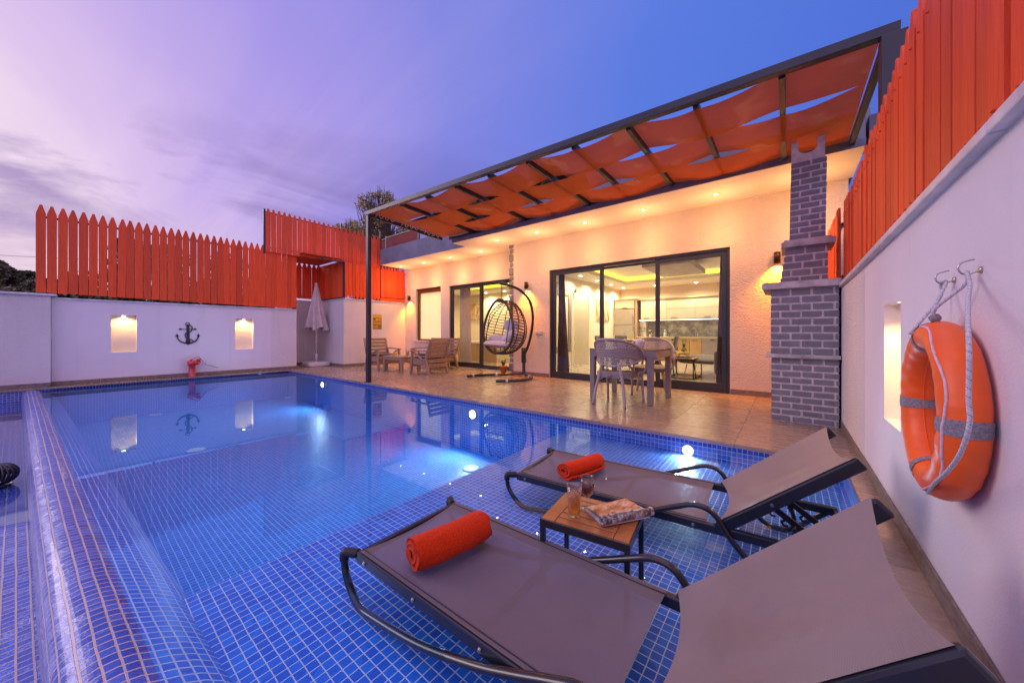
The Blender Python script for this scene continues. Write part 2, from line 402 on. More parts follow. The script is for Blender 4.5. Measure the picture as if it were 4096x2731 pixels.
M['redscreen'] = pm('red_screen_cloth', (.22,.03,.03), .8, var=.15, vs=10, bump=.2, bs=100)
M['rooftile'] = pm('clay_roof_tile', (.16,.06,.04), .8, var=.3, vs=20)
M['cable'] = pm('power_cable', (.02,.02,.025), .6)
M['lens'] = pm('inlet_plastic', (.45,.75,.85), .4, var=.05)

def deckmat():
    m, t, out = new('deck_travertine_tiles')
    co = coords(t)
    sx = t.n('ShaderNodeSeparateXYZ', Vector=co)
    X = t.math('DIVIDE', t.math('ADD', sx.outputs[0], 20.15), .6)
    Y = t.math('DIVIDE', t.math('ADD', sx.outputs[1], 20.2-.04), .6)
    fx = t.math('ABSOLUTE', t.math('SUBTRACT', t.math('FRACT', X), .5)); fy = t.math('ABSOLUTE', t.math('SUBTRACT', t.math('FRACT', Y), .5))
    mask = t.n('ShaderNodeMapRange', Value=t.math('MAXIMUM', fx, fy), i1=.4935, i2=.4965).outputs[0]
    cell = t.n('ShaderNodeCombineXYZ', X=t.math('FLOOR', X), Y=t.math('FLOOR', Y), Z=0).outputs[0]
    wn = t.n('ShaderNodeTexWhiteNoise', Vector=cell)
    off = t.n('ShaderNodeVectorMath', _operation='SCALE', i0=wn.outputs['Color'], Scale=9.0).outputs[0]
    cs = t.n('ShaderNodeMapping', Vector=t.n('ShaderNodeVectorMath', _operation='ADD', i0=co, i1=off).outputs[0], Scale=(1.3,4.6,1)).outputs[0]
    n1 = t.n('ShaderNodeTexNoise', Vector=cs, Scale=1.6, Detail=9, Roughness=.68, Distortion=1.2).outputs['Fac']
    n2 = t.n('ShaderNodeTexNoise', Vector=cs, Scale=7, Detail=6, Roughness=.7).outputs['Fac']
    f = t.math('ADD', t.math('MULTIPLY', n1, .8), t.math('MULTIPLY', n2, .25))
    c = t.ramp(f, [(.30, (.25,.18,.135)), (.5, (.32,.24,.18)), (.66, (.38,.295,.225)), (.8, (.32,.26,.21))])
    c = t.mix(1.0, c, t.ramp(wn.outputs['Value'], [(0, (.82,.82,.84)), (1, (1.08,1.05,1.0))]), 'MULTIPLY')
    c = t.mix(mask, c, (.13,.10,.085))
    r = t.math('ADD', t.math('MULTIPLY', n2, .28), .12)
    b = t.n('ShaderNodeBsdfPrincipled', Base__Color=c, Roughness=r)
    b.inputs['Specular IOR Level'].default_value = .6
    h = t.math('ADD', t.math('MULTIPLY', mask, -1.0), t.math('MULTIPLY', n2, .5))
    t.nt.links.new(t.n('ShaderNodeBump', Strength=.35, Distance=.003, Height=h).outputs[0], b.inputs['Normal'])
    t.nt.links.new(b.outputs[0], out.inputs[0]); return m
M['deck'] = deckmat()
def fabric_trans(name, col, tr, amt, wave=260, alpha=1.0, bump=.25):
    m, t, out = new(name)
    co = coords(t)
    nz = t.n('ShaderNodeTexNoise', Vector=co, Scale=3.5, Detail=6, Roughness=.6).outputs['Fac']
    uv = t.n('ShaderNodeTexCoord').outputs['UV']
    w1 = t.n('ShaderNodeTexWave', Vector=uv, Scale=wave, Distortion=.5, _bands_direction='X').outputs['Fac']
    w2 = t.n('ShaderNodeTexWave', Vector=uv, Scale=wave, Distortion=.5, _bands_direction='Y').outputs['Fac']
    w = t.math('MULTIPLY', w1, w2)
    c = t.mix(nz, tuple(x*.78 for x in col), tuple(min(1, x*1.2) for x in col))
    c = t.mix(t.math('MULTIPLY', w, .35), c, tuple(x*.5 for x in col))
    wet = t.n('ShaderNodeMapRange', Value=t.n('ShaderNodeTexNoise', Vector=co, Scale=2.6, Detail=1).outputs['Fac'], i1=.60, i2=.66).outputs[0]
    b = t.n('ShaderNodeBsdfPrincipled', Base__Color=c, Roughness=t.math('SUBTRACT', .72, t.math('MULTIPLY', wet, .42)))
    t.nt.links.new(t.n('ShaderNodeBump', Strength=bump, Distance=.002, Height=w).outputs[0], b.inputs['Normal'])
    tl = t.n('ShaderNodeBsdfTranslucent', Color=tuple(tr)+(1,))
    mx = t.n('ShaderNodeMixShader', Fac=amt, i1=b.outputs[0], i2=tl.outputs[0]).outputs[0]
    if alpha < 1:
        tp = t.n('ShaderNodeBsdfTransparent')
        mx = t.n('ShaderNodeMixShader', Fac=alpha, i1=tp.outputs[0], i2=mx).outputs[0]
    t.nt.links.new(mx, out.inputs[0]); return m
M['canvas'] = fabric_trans('orange_shade_cloth', (.50,.085,.009), (.75,.14,.010), .20, 90, .97)
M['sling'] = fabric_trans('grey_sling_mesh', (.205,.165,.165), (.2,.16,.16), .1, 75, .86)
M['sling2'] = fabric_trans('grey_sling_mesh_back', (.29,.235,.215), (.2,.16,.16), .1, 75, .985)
def rattanmat():
    m, t, out = new('taupe_rattan_weave')
    uv = t.n('ShaderNodeTexCoord').outputs['UV']
    s = t.n('ShaderNodeSeparateXYZ', Vector=t.n('ShaderNodeVectorMath', _operation='SCALE', i0=uv, Scale=1/.022).outputs[0])
    row = t.math('FLOOR', s.outputs[1])
    fx = t.math('ABSOLUTE', t.math('SUBTRACT', t.math('FRACT', t.math('ADD', t.math('MULTIPLY', s.outputs[0], .8), t.math('MULTIPLY', t.math('MODULO', row, 2.0), .5))), .5))
    fy = t.math('ABSOLUTE', t.math('SUBTRACT', t.math('FRACT', s.outputs[1]), .5))
    hole = t.math('MULTIPLY', t.math('GREATER_THAN', fx, .30), t.math('GREATER_THAN', fy, .27))
    h = t.math('SUBTRACT', t.math('COSINE', t.math('MULTIPLY', fy, 6.0)), t.math('MULTIPLY', fx, 1.5))
    b = t.n('ShaderNodeBsdfPrincipled', Base__Color=(.40,.36,.335,1), Roughness=.55)
    t.nt.links.new(t.n('ShaderNodeBump', Strength=.8, Distance=.006, Height=h).outputs[0], b.inputs['Normal'])
    tp = t.n('ShaderNodeBsdfTransparent')
    mx = t.n('ShaderNodeMixShader', Fac=hole, i1=b.outputs[0], i2=tp.outputs[0])
    t.nt.links.new(mx.outputs[0], out.inputs[0])
    m2, t, out = new('taupe_rattan_solid')
    uv = t.n('ShaderNodeTexCoord').outputs['Object']
    s = t.n('ShaderNodeSeparateXYZ', Vector=t.n('ShaderNodeVectorMath', _operation='SCALE', i0=uv, Scale=1/.016).outputs[0])
    row = t.math('FLOOR', s.outputs[2])
    xy = t.math('ADD', s.outputs[0], s.outputs[1])
    fx = t.math('ABSOLUTE', t.math('SUBTRACT', t.math('FRACT', t.math('ADD', t.math('MULTIPLY', xy, .5), t.math('MULTIPLY', t.math('MODULO', row, 2.0), .5))), .5))
    fy = t.math('ABSOLUTE', t.math('SUBTRACT', t.math('FRACT', s.outputs[2]), .5))
    h = t.math('SUBTRACT', t.math('COSINE', t.math('MULTIPLY', fy, 6.0)), t.math('MULTIPLY', fx, 1.2))
    dk = t.n('ShaderNodeMapRange', Value=h, i1=-.8, i2=.8).outputs[0]
    b = t.n('ShaderNodeBsdfPrincipled', Base__Color=t.mix(dk, (.24,.21,.20), (.44,.39,.365)), Roughness=.55)
    t.nt.links.new(t.n('ShaderNodeBump', Strength=.7, Distance=.005, Height=h).outputs[0], b.inputs['Normal'])
    t.nt.links.new(b.outputs[0], out.inputs[0])
    return m, m2
M['rattan'], M['rattan_s'] = rattanmat()
def artmat(name, a, b, c, sc=(3,3,1)):
    m, t, out = new(name)
    co = coords(t, 'Object', sc)
    n1 = t.n('ShaderNodeTexNoise', Vector=co, Scale=3, Detail=8, Roughness=.75).outputs['Fac']
    col = t.ramp(n1, [(.38, a), (.5, b), (.62, c)])
    bb = t.n('ShaderNodeBsdfPrincipled', Base__Color=col, Roughness=.6); t.nt.links.new(bb.outputs[0], out.inputs[0]); return m
M['art'] = artmat('abstract_autumn_print', (.18,.10,.06), (.55,.38,.22), (.75,.62,.42), (2,2,.7))
M['backsplash'] = artmat('veined_stone_backsplash', (.13,.12,.08), (.24,.23,.16), (.48,.45,.33), (1,1,1))
M['mag'] = artmat('magazine_photo_page', (.25,.09,.02), (.62,.30,.10), (.70,.55,.40), (14,6,6))
M['magroll'] = artmat('magazine_cover_print', (.02,.02,.02), (.20,.15,.12), (.62,.60,.58), (12,20,20))
M['paper'] = pm('magazine_paper', (.62,.56,.54), .6, var=.1, vs=60)
# ================================================================== SETTING
def wall_faces(mb, ax, pos, u0, u1, z0, z1, holes, thick, sgn):
    """front face with rectangular holes + reveals + back/top. ax 'x': plane x=pos, u=y ; ax 'y': plane y=pos, u=x. body extends by sgn*thick"""
    def P(u, z, d=0):
        return (pos+sgn*d, u, z) if ax == 'x' else (u, pos+sgn*d, z)
    us = sorted({u0, u1}|{h[0] for h in holes}|{h[1] for h in holes}); zs = sorted({z0, z1}|{h[2] for h in holes}|{h[3] for h in holes})
    for d in (0, thick):
        for i in range(len(us)-1):
            for j in range(len(zs)-1):
                cu = (us[i]+us[i+1])/2; cz = (zs[j]+zs[j+1])/2
                if any(h[0] < cu < h[1] and h[2] < cz < h[3] and (d == 0 or len(h) < 5 or h[4] >= thick) for h in holes): continue
                mb.quad(P(us[i],zs[j],d), P(us[i+1],zs[j],d), P(us[i+1],zs[j+1],d), P(us[i],zs[j+1],d))
    for h in holes:
        dd = h[4] if len(h) > 4 else thick
        a, b, c, e = h[:4]
        for (p, q) in (((a,c),(a,e)),((b,c),(b,e)),((a,c),(b,c)),((a,e),(b,e))):
            mb.quad(P(*p), P(*q), P(q[0],q[1],dd), P(p[0],p[1],dd))
    for (p, q) in (((u0,z0),(u0,z1)),((u1,z0),(u1,z1)),((u0,z1),(u1,z1))):
        mb.quad(P(*p), P(*q), P(q[0],q[1],thick), P(p[0],p[1],thick))
    return mb

ZW = -.055           # water level
ZD = -.69            # apparent floor of the deep end
ZS = -.17            # sun shelf
XS = -1.95           # shelf edge
YH = 3.44            # house side of the pool
XP = .315            # right side of the pool
XL = -9.98           # left side of the pool
def ywl(x): return .125+.055*(x+1.98)

# ground sheet reaching the horizon (with the pool and terrace above it)
m, t, out = new('dry_grass_ground')
n1 = t.n('ShaderNodeTexNoise', Vector=coords(t), Scale=.4, Detail=8).outputs['Fac']
b = t.n('ShaderNodeBsdfPrincipled', Base__Color=t.ramp(n1, [(.35, (.03,.035,.015)), (.65, (.08,.07,.04))]), Roughness=.95)
t.nt.links.new(b.outputs[0], out.inputs[0])
g = MB(); g.quad((-250,-250,-1.2),(250,-250,-1.2),(250,250,-1.2),(-250,250,-1.2)); struct(g.build('ground', m))

# terrace deck: house side, left strip, right strip
d = MB()
d.box((-11.6, YH, -.03), (.42, 6.66, 0))
d.box((XL-.14, -.22, -.03), (XL+.06, YH, -.0005))
d.box((XP, -2.2, -.03), (.42, YH, -.0005))
d.box((XL-.14, -2.2, -.0305), (XL+.02, -.22, -.001))
struct(d.build('deck', M['deck'], bevel=.004))
# under-deck body (keeps the slab from floating)
d = MB(); d.box((-11.6, YH+.02, -1.2), (.42, 6.6, -.031)); d.box((-11.6, -2.2, -1.2), (XL-.02, YH, -.031)); d.box((XP+.02, -2.2, -1.2), (.42, YH, -.031))
struct(d.build('deck_base', M['mortar']))

# pool shell
def uvq(mb, a, b, c, dd, fu):
    mb.quad(a, b, c, dd, [fu(V(p)) for p in (a, b, c, dd)])
xy = lambda p: (p.x, p.y); xz = lambda p: (p.x, p.z); yz = lambda p: (p.y, p.z)
s = MB()
uvq(s, (XS,ywl(XS)-.03,ZS),(XP,ywl(XP)-.03,ZS),(XP,YH,ZS),(XS,YH,ZS), xy)                       # shelf
uvq(s, (XS,YH,ZS),(XP,YH,ZS),(XP,YH,-.0715),(XS,YH,-.0715), xz)                 # house side wall above the shelf
uvq(s, (XP,YH,ZS),(XP,-.3,ZS),(XP,-.3,-.031),(XP,YH,-.031), yz)                 # right wall
struct(s.build('pool_shelf', M['tile']))
s = MB()
uvq(s, (XL,YH,-.0715),(XP,YH,-.0715),(XP,YH,-.031),(XL,YH,-.031), lambda p: (p.x, p.z+.0315))
uvq(s, (XL,-.6,-.0715),(XL,YH,-.0715),(XL,YH,-.031),(XL,-.6,-.031), lambda p: (p.y, p.z+.0315))
struct(s.build('pool_waterline_band', M['tile_band']))
s = MB()
uvq(s, (XL,-.6,ZD),(XS,-.6,ZD),(XS,YH,ZD),(XL,YH,ZD), xy)
uvq(s, (XS,.09,ZD),(XS,YH,ZD),(XS,YH,ZS),(XS,.09,ZS), yz)
uvq(s, (XL,YH,ZD),(XS,YH,ZD),(XS,YH,-.0715),(XL,YH,-.0715), xz)
uvq(s, (XL,-.6,ZD),(XL,YH,ZD),(XL,YH,-.0715),(XL,-.6,-.0715), yz)
struct(s.build('pool_deep_floor', M['tile_absorption_tint']))
# overflow weir: rounded tiled lip along the open side
prof = [(-.187,-.235),(-.186,-.16),(-.181,-.105),(-.172,-.066),(-.158,-.045),(-.135,-.033),(-.10,-.026),(-.065,-.028),(-.032,-.038),(0,-.055),(.045,-.078),(.09,-.106),(.13,-.14),(.165,-.18),(.195,-.23),(.215,-.29),(.228,-.38),(.233,-.5),(.235,-.75)]
L = [0]
for a, b2 in zip(prof, prof[1:]): L.append(L[-1]+math.dist(a, b2))
s = MB(); NX = 150; x0, x1 = XL, XP
for i in range(NX):
    xa = x0+(x1-x0)*i/NX; xb = x0+(x1-x0)*(i+1)/NX
    for k in range(len(prof)-1):
        def w(x, kk):
            wob = .004*noise.noise(V(x*2.2, prof[kk][0]*9, 0))
            return (x-.055*prof[kk][0], ywl(x)+prof[kk][0]+wob*.6, prof[kk][1]+(wob if kk not in (9,) else 0)*.6)
        s.cur = 1 if k >= 9 else 0
        s.quad(w(xa,k), w(xb,k), w(xb,k+1), w(xa,k+1), [(xa,L[k]),(xb,L[k]),(xb,L[k+1]),(xa,L[k+1])], True)
o = s.build('pool_overflow_weir', [M['tile_weir'], tilemat('pool_tile_weir_submerged', (.003,.09,.58), (.008,.20,.78), (.60,.66,.88), p=.0375, g=.13, coat=0, rough=.4)]); struct(o)
# weld for smooth shading
import bmesh
def weld(o, dist=1e-4):
    bm = bmesh.new(); bm.from_mesh(o.data); bmesh.ops.remove_doubles(bm, verts=bm.verts, dist=dist); bm.to_mesh(o.data); bm.free()
weld(o)
# gutter beyond the weir
s = MB(); ZG = -.225
for i in range(60):
    for j in range(10):
        def w(ii, jj):
            x = XL+(XP+.1-XL)*ii/60; y = ywl(x)-.187-(2.0)*jj/10
            return (x, y, ZG+.008*noise.noise(V(x*1.5,y*3,5)))
        q = [w(i,j),w(i+1,j),w(i+1,j+1),w(i,j+1)]
        s.quad(*q, [(p[0], p[1]-.055*p[0]) for p in q], True)
uvq(s, (XL+.002,-2.3,-.3),(XL+.002,-.36,-.3),(XL+.002,-.36,-.031),(XL+.002,-2.3,-.031), yz); uvq(s, (XL+.003,-.52,-.75),(XL+.003,-.02,-.75),(XL+.003,-.02,-.031),(XL+.003,-.52,-.031), yz)
o = s.build('gutter_channel', M['tile_weir']); weld(o); struct(o)
# water in the pool and the film in the far gutter
s = MB()
s.face([s.vert(p) for p in ((XL,YH,ZW),(XL,ywl(XL),ZW),(XP,ywl(XP),ZW),(XP,YH,ZW))])
struct(s.build('water', M['water']))
s = MB(); s.face([s.vert(p) for p in ((XL,ywl(XL)-.186,-.212),(XL,-2.3,-.212),(-4.2,-2.0,-.212),(-3.6,ywl(-3.6)-.186,-.212))])
struct(s.build('gutter_water', M['canal']))

# ------------------------------------------------------------------ boundary walls
def wall_thing(name, label, loc): return thing(name, label, 'wall', loc)
def zc(y): return 1.478-.0158*y
w = wall_thing('garden_wall', 'white rendered garden wall with marble coping and narrow lit niche, behind the orange lifebuoy', (.48, 2, 0))
mb = MB(); NI = (2.42, 2.77, .457, 1.075, .12)
wall_faces(mb, 'x', .417, -2.2, 3.4, 0, 1.36, [NI], .2, 1)
mb.build('wall_face', M['stucco_smooth'], w)
mb = MB(); wall_faces(mb, 'x', .4145, 3.4, 6.23, 0, 1.36, [], .2, 1); mb.build('rough_wall_face', M['stucco'], w)
mb = MB(); mb.quad((.537,NI[0],NI[2]),(.537,NI[1],NI[2]),(.537,NI[1],NI[3]),(.537,NI[0],NI[3])); mb.build('niche_back', M['stucco_niche'], w)
mb = MB()
for i in range(7):
    ya = -2.2+i*1.21; yb = ya+1.206
    yb = min(yb, 6.23); n0 = len(mb.v)
    mb.box((.392, ya, 0), (.64, yb, 1))
    for k in range(n0, n0+8):
        v = mb.v[k]; v.z = zc(v.y)-(.035 if v.z < .5 else 0)
mb.build('coping', M['marble'], w, bevel=.006)
mb = MB()
for i in range(14):
    mb.box((.407, -2.2+i*.6, .0005), (.4165, -2.2+i*.6+.597, .075))
mb.build('skirting', M['skirt'], w, bevel=.002)
mb = MB(); mb.box((.425,-2.2,1.355),(.61,6.23,1.44)); mb.build('wall_top', M['stucco_smooth'], w)

w = wall_thing('anchor_wall', 'low white rendered wall with two lit niches and the anchor, at the far end of the pool', (-10.1, 1.6, 0))
XA = -10.1
N1 = (.484, .818, .566, 1.274, .11); N2 = (2.387, 2.736, .558, 1.270, .11)
mb = MB(); wall_faces(mb, 'x', XA, -.2, 3.1, 0, 1.525, [N1, N2], .2, -1); mb.build('wall_face', M['stucco_smooth'], w)
mb = MB(); wall_faces(mb, 'x', XA+.002, 3.1, 3.68, 0, 1.525, [], .2, -1); mb.build('rough_wall_face', M['stucco'], w)
mb = MB()
for N_ in (N1, N2): mb.quad((XA-.11,N_[0],N_[2]),(XA-.11,N_[1],N_[2]),(XA-.11,N_[1],N_[3]),(XA-.11,N_[0],N_[3]))
mb.build('niche_back', M['stucco_niche'], w)
mb = MB()
for i in range(4): mb.box((XA-.24, -.2+i*.975, 1.525), (XA+.03, -.2+i*.975+.972, 1.553))
mb.build('coping', M['marble'], w, bevel=.005)
mb = MB()
for i in range(7): mb.box((XA, -.2+i*.557, .0005), (XA+.011, -.2+i*.557+.554, .078))
mb.build('skirting', M['skirt'], w, bevel=.002)

w = wall_thing('corner_wall', 'plain white rendered wall block left of the anchor wall, with projecting marble coping', (-10, -1.2, 0))
mb = MB(); mb.box((-10.3,-2.3,0),(XL,-.205,1.565)); mb.build('wall_block', M['stucco'], w)
mb = MB(); mb.box((-10.34,-2.3,1.566),(XL+.045,-.14,1.604)); mb.build('coping', M['marble'], w, bevel=.006)
mb = MB()
for i in range(4): mb.box((XL, -2.3+i*.527, .0005), (XL+.011, -2.3+i*.527+.524, .08))
mb.box((XL-.118,-.205,.0005),(XL+.011,-.194,.08))
mb.build('skirting', M['skirt'], w, bevel=.002)

w = wall_thing('alcove_wall', 'tall white rendered wall around the parasol alcove, carrying the pool rules sign', (-9.8, 5.2, 0))
mb = MB()
wall_faces(mb, 'x', -9.6, 4.683, 6.65, 0, 1.87, [], .19, -1)
wall_faces(mb, 'y', 4.68, -11.3, -9.604, 0, 1.87, [], .2, 1)
wall_faces(mb, 'x', -11.22, 3.6, 4.69, 0, 1.87, [], .2, -1)
mb.box((-11.22,3.5,0),(-10.3,3.68,1.525))
mb.build('wall_face', M['stucco'], w)
mb = MB(); mb.box((-9.85,4.655,1.871),(-9.575,6.62,1.896)); mb.box((-11.2,4.655,1.871),(-9.853,4.93,1.895)); mb.box((-11.45,3.55,1.871),(-11.203,4.93,1.896)); mb.build('coping', M['marble'], w, bevel=.004)
mb = MB(); mb.box((-9.6,4.668,.0005),(-9.589,6.638,.078)); mb.build('skirting', M['skirt'], w, bevel=.002); mb = MB(); mb.box((-11.2,4.669,.0005),(-9.602,4.68,.078)); mb.build('skirting', M['skirt'], w, bevel=.002); mb = MB(); mb.box((-11.22,3.69,.0005),(-11.209,4.668,.078)); mb.build('skirting', M['skirt'], w, bevel=.002)

# ------------------------------------------------------------------ picket fences
def picket(mb, p, du, dn, w, th, z0, z1, top=True, bot=False, tip=.14, lean=0, blunt=.22):
    p = V(p); du = V(du); dn = V(dn)
    a = w*.5; poly = []
    if bot: poly += [(-a, z0+tip*.75), (-a*blunt, z0), (a*blunt, z0), (a, z0+tip*.75)]
    else: poly += [(-a, z0), (a, z0)]
    if top: poly += [(a, z1-tip), (a*blunt, z1), (-a*blunt, z1), (-a, z1-tip)]
    else: poly += [(a, z1), (-a, z1)]
    def Q(q, s_): return p+du*(q[0]+lean*(q[1]-z0))+dn*s_+V(0,0,q[1])
    A = [mb.vert(Q(q, 0)) for q in poly]; B = [mb.vert(Q(q, th)) for q in poly]; n = len(poly)
    mb.face(A); mb.face(B[::-1])
    for k in range(n): mb.face([A[k], B[k], B[(k+1) % n], A[(k+1) % n]])
def screw(mb, p, dn, r=.006):
    p = V(p); dn = V(dn); mb.tube([p, p+dn*.004], r, 8); mb.tube([p+dn*.004, p+dn*.009], r*.6, 6)
# right fence (on the garden wall)
f = thing('right_picket_fence', 'orange picket fence rising along the garden wall coping on the right', 'fence', (.45, 2, 1.42))
mb = MB(); sc = mb; y = -1.9; rnd = random.Random(3)
while y < 4.95:
    wd = .096+rnd.uniform(-.006,.006); off = rnd.uniform(-.004,.006)
    zt = 2.50-.080*y if y < 2.2 else (2.325-.075*(y-2.2) if y < 4.1 else 2.178+.02*(y-4.1))
    picket(mb, (.448+off, y, 0), (0,1,0), (1,0,0), wd, .02, zc(y)+.004, zt+.07+rnd.uniform(-.012,.012), tip=.11, lean=rnd.uniform(-.004,.004))
    screw(sc, (.448+off, y+rnd.uniform(-.01,.01), zc(y)+.075), (-1,0,0)); screw(sc, (.448+off, y, zt-.09), (-1,0,0))
    y += wd+rnd.uniform(.004,.013)
mb.build('pickets', M['paint'], f)
mb = MB(); mb.box((.475,-2.0,1.50),(.50,5.0,1.53)); mb.bar((.487,-2.0,2.50),(.487,5.0,2.06),.025,.03)
for yy in (-1.2,.3,1.8,3.3,4.8): mb.box((.5,yy,1.45),(.54,yy+.04,2.1))
mb.build('rails', M['darkmetal'], f)
f = thing('corner_picket_fence', 'short orange picket fence glowing in lamplight between the brick barbecue and the right fence', 'fence', (.43, 5.3, 1.4))
mb = MB(); y = 5.02
while y < 6.2:
    wd = .094; picket(mb, (.418+rnd.uniform(-.003,.003), y, 0), (0,1,0), (1,0,0), wd, .02, zc(y)+.004, 2.245+rnd.uniform(-.01,.01), tip=.11); y += wd+.012
mb.build('pickets', M['paint'], f, bevel=.003)
mb = MB(); mb.box((.445,5.0,1.5),(.465,6.2,1.53)); mb.build('rail', M['darkmetal'], f); mb = MB(); mb.box((.445,5.0,2.05),(.465,6.2,2.08)); mb.build('rails', M['darkmetal'], f)

# pool-end fence
f = thing('pool_end_picket_fence', 'long orange picket fence with pointed tops above the anchor wall', 'fence', (-10.15, 1.5, 1.55))
mb = MB(); y = -.311; k = 0
while y < 3.64:
    zb = 1.635-.0155*(y+.31); zt = 3.150-.013*(y+.3)
    ln = rnd.uniform(-.003,.003) if k != 8 else .012
    picket(mb, (-10.135+rnd.uniform(-.004,.004), y, 0), (0,1,0), (-1,0,0), (.108+rnd.uniform(-.003,.004)) if k < 26 else .111, .02, zb+rnd.uniform(-.008,.004), zt if y < 2.95 else 2.965-.0*(y-3), top=y < 2.95, tip=.15, lean=ln, blunt=.25)
    y += .1162; k += 1
mb.build('pickets', M['paint'], f, bevel=.003)
mb = MB(); mb.box((-10.185,-.366,1.70),(-10.16,3.69,1.735)); mb.box((-10.185,-.366,2.93),(-10.16,2.98,2.965))
mb.build('rails', M['darkmetal'], f)
mb = MB()
for yy in (-.366,1.05,2.42,3.66): mb = MB(); mb.box((-10.225,yy,1.55),(-10.187,yy+.035,2.99)); mb.build('post', M['darkmetal'], f)
mb = MB(); mb.box((-10.17,3.60,1.552),(-10.13,3.68,1.60)); mb.build('post_foot', M['darkmetal'], f)

# tall screen fence running from the pool end to the house
f = thing('tall_picket_fence', 'upper orange picket fence bridging the parasol alcove to the grey parapet', 'fence', (-9.9, 4.4, 2.9))
PA = V(-10.112,2.99,0); PB = V(-9.59,5.79,0); dv = (PB-PA); LN = dv.length; du = dv/LN; dn = V(-du.y, du.x, 0)
mb = MB(); q = .055; n = 0
while q < LN-.02:
    p = PA+du*q; fr = q/LN
    picket(mb, (p.x,p.y,0), du, dn, .108+rnd.uniform(-.004,.003), .02, 2.952-.065*fr+rnd.uniform(-.01,.004), 4.02-.20*fr+rnd.uniform(-.008,.008), tip=.13, lean=rnd.uniform(-.003,.003), blunt=.3)
    q += .1135; n += 1
mb.build('pickets', M['paint'], f, bevel=.003)
mb = MB()
mb.bar(PA+dn*.035+V(0,0,3.93), PB+dn*.035+V(0,0,3.74), .03, .035); mb.bar(PA+dn*.035+V(0,0,3.06), PB+dn*.035+V(0,0,2.97), .03, .03)
mb.build('rails', M['darkmetal'], f)
mb = MB(); 
for q in (-.02, 1.75, LN): 
    p = PA+du*q+dn*.03; mb = MB(); mb.box((p.x-.02,p.y-.02,2.9),(p.x+.02,p.y+.02,4.0)); mb.build('post', M['darkmetal'], f)
mb = MB(); mb.bar((-10.12,3.69,2.965),(-9.64,4.72,2.90),.05,.03); mb.build('lintel', M['darkmetal'], f)

f = thing('side_picket_fence', 'orange picket fence lit yellow by the corner lamp, above the pool rules sign', 'fence', (-9.62, 5.6, 1.9))
mb = MB()
q = 4.76
while q < 5.78:
    picket(mb, (-9.612, q, 0), (0,1,0), (-1,0,0), .101, .02, 1.915+rnd.uniform(-.004,.004), 2.90, top=False, bot=True, tip=.10, blunt=.4); q += .107
q = 5.86
while q < 6.65:
    picket(mb, (-9.606, q, 0), (0,1,0), (-1,0,0), .098, .02, 2.02, 2.965, top=True, tip=.14, blunt=.25); q += .1045
mb.build('pickets', M['paint'], f, bevel=.003)
mb = MB(); mb.box((-9.64,5.79,1.905),(-9.60,6.63,2.0)); mb.build('bottom_board', M['paint'], f)
mb = MB(); mb.box((-9.66,4.74,2.0),(-9.636,6.64,2.03)); mb.box((-9.66,4.74,2.86),(-9.636,6.64,2.89)); mb.box((-9.68,4.68,1.90),(-9.60,4.715,2.90)); mb.build('rails', M['darkmetal'], f)

f = thing('alcove_picket_fence', 'dark red picket fence in the shade behind the closed parasol', 'fence', (-11.2, 4.2, 1.9))
mb = MB(); y = 3.5
while y < 4.72:
    picket(mb, (-11.24+rnd.uniform(-.003,.003), y, 0), (0,1,0), (-1,0,0), .128, .02, 1.95, 3.03+rnd.uniform(-.01,.01), tip=.14, lean=rnd.uniform(-.006,.006), blunt=.2); y += .135
x = -11.17
while x < -9.68:
    picket(mb, (x, 4.735, 0), (1,0,0), (0,1,0), .108, .02, 1.95, 2.96, tip=.05, top=False); x += .112
mb.build('pickets', M['paint'], f, bevel=.003)
mb = MB(); mb.box((-11.28,3.5,2.0),(-11.262,4.76,2.03)); mb.box((-11.28,3.5,2.85),(-11.262,4.76,2.88)); mb.box((-11.2,4.757,2.0),(-9.7,4.78,2.03)); mb.box((-11.2,4.705,1.90),(-9.66,4.73,1.945)); mb.build('rails', M['darkmetal'], f)
mb = MB(); mb.box((-11.25,3.7,2.985),(-9.75,4.7,3.0)); mb.build('roof_cloth', M['canvas'], f)

# ------------------------------------------------------------------ HOUSE
YR, YL = 6.245, 6.65
h = thing('house', 'single storey white stucco villa with grey parapet, lit eaves and dark sliding doors', 'house', (-4.5, 6.5, 0))
DR = (-3.93, -.69, 0, 2.245); DL = (-7.52, -5.02, 0, 2.262); WL = (-9.05, -7.875, .705, 2.29)
mb = MB(); wall_faces(mb, 'y', YR, -4.93, .62, 0, 2.93, [DR], .25, 1); wall_faces(mb, 'y', YL, -9.6, -4.9, 0, 2.93, [DL, WL], .2, 1)
mb.box((-4.94,6.25,0),(-4.925,6.66,2.93)); mb.build('wall', M['stucco_house'], h)
mb = MB(); mb.quad((-5.35,5.27,2.93),(.66,5.27,2.93),(.66,6.25,2.93),(-5.35,6.25,2.93))
mb.quad((-9.4,5.67,2.931),(-5.35,5.67,2.931),(-5.35,6.66,2.931),(-9.4,6.66,2.931)); mb.quad((-5.86,5.27,2.9305),(-5.35,5.27,2.9305),(-5.35,5.67,2.9305),(-5.86,5.67,2.9305))
mb.quad((-5.35,6.25,2.93),(-4.9,6.25,2.93),(-4.9,6.66,2.93),(-5.35,6.66,2.93))
mb.build('soffit', M['soffit'], h)
mb = MB(); mb.box((-5.86,5.27,2.932),(.66,5.55,3.02)); mb.box((-9.42,5.67,2.932),(-5.0,5.8,3.39)); mb.box((-9.42,5.8,2.94),(.66,13,2.99)); mb.box((.60,5.3,3.021),(.66,13,3.4))
mb.build('parapet', M['grey_render'], h)
mb = MB(); mb.box((-4.8,5.62,3.02),(.74,5.75,3.48)); mb.box((.70,5.4,3.0),(.78,5.74,3.30)); mb.build('upper_wall', M['grey_render'], h)
mb = MB()
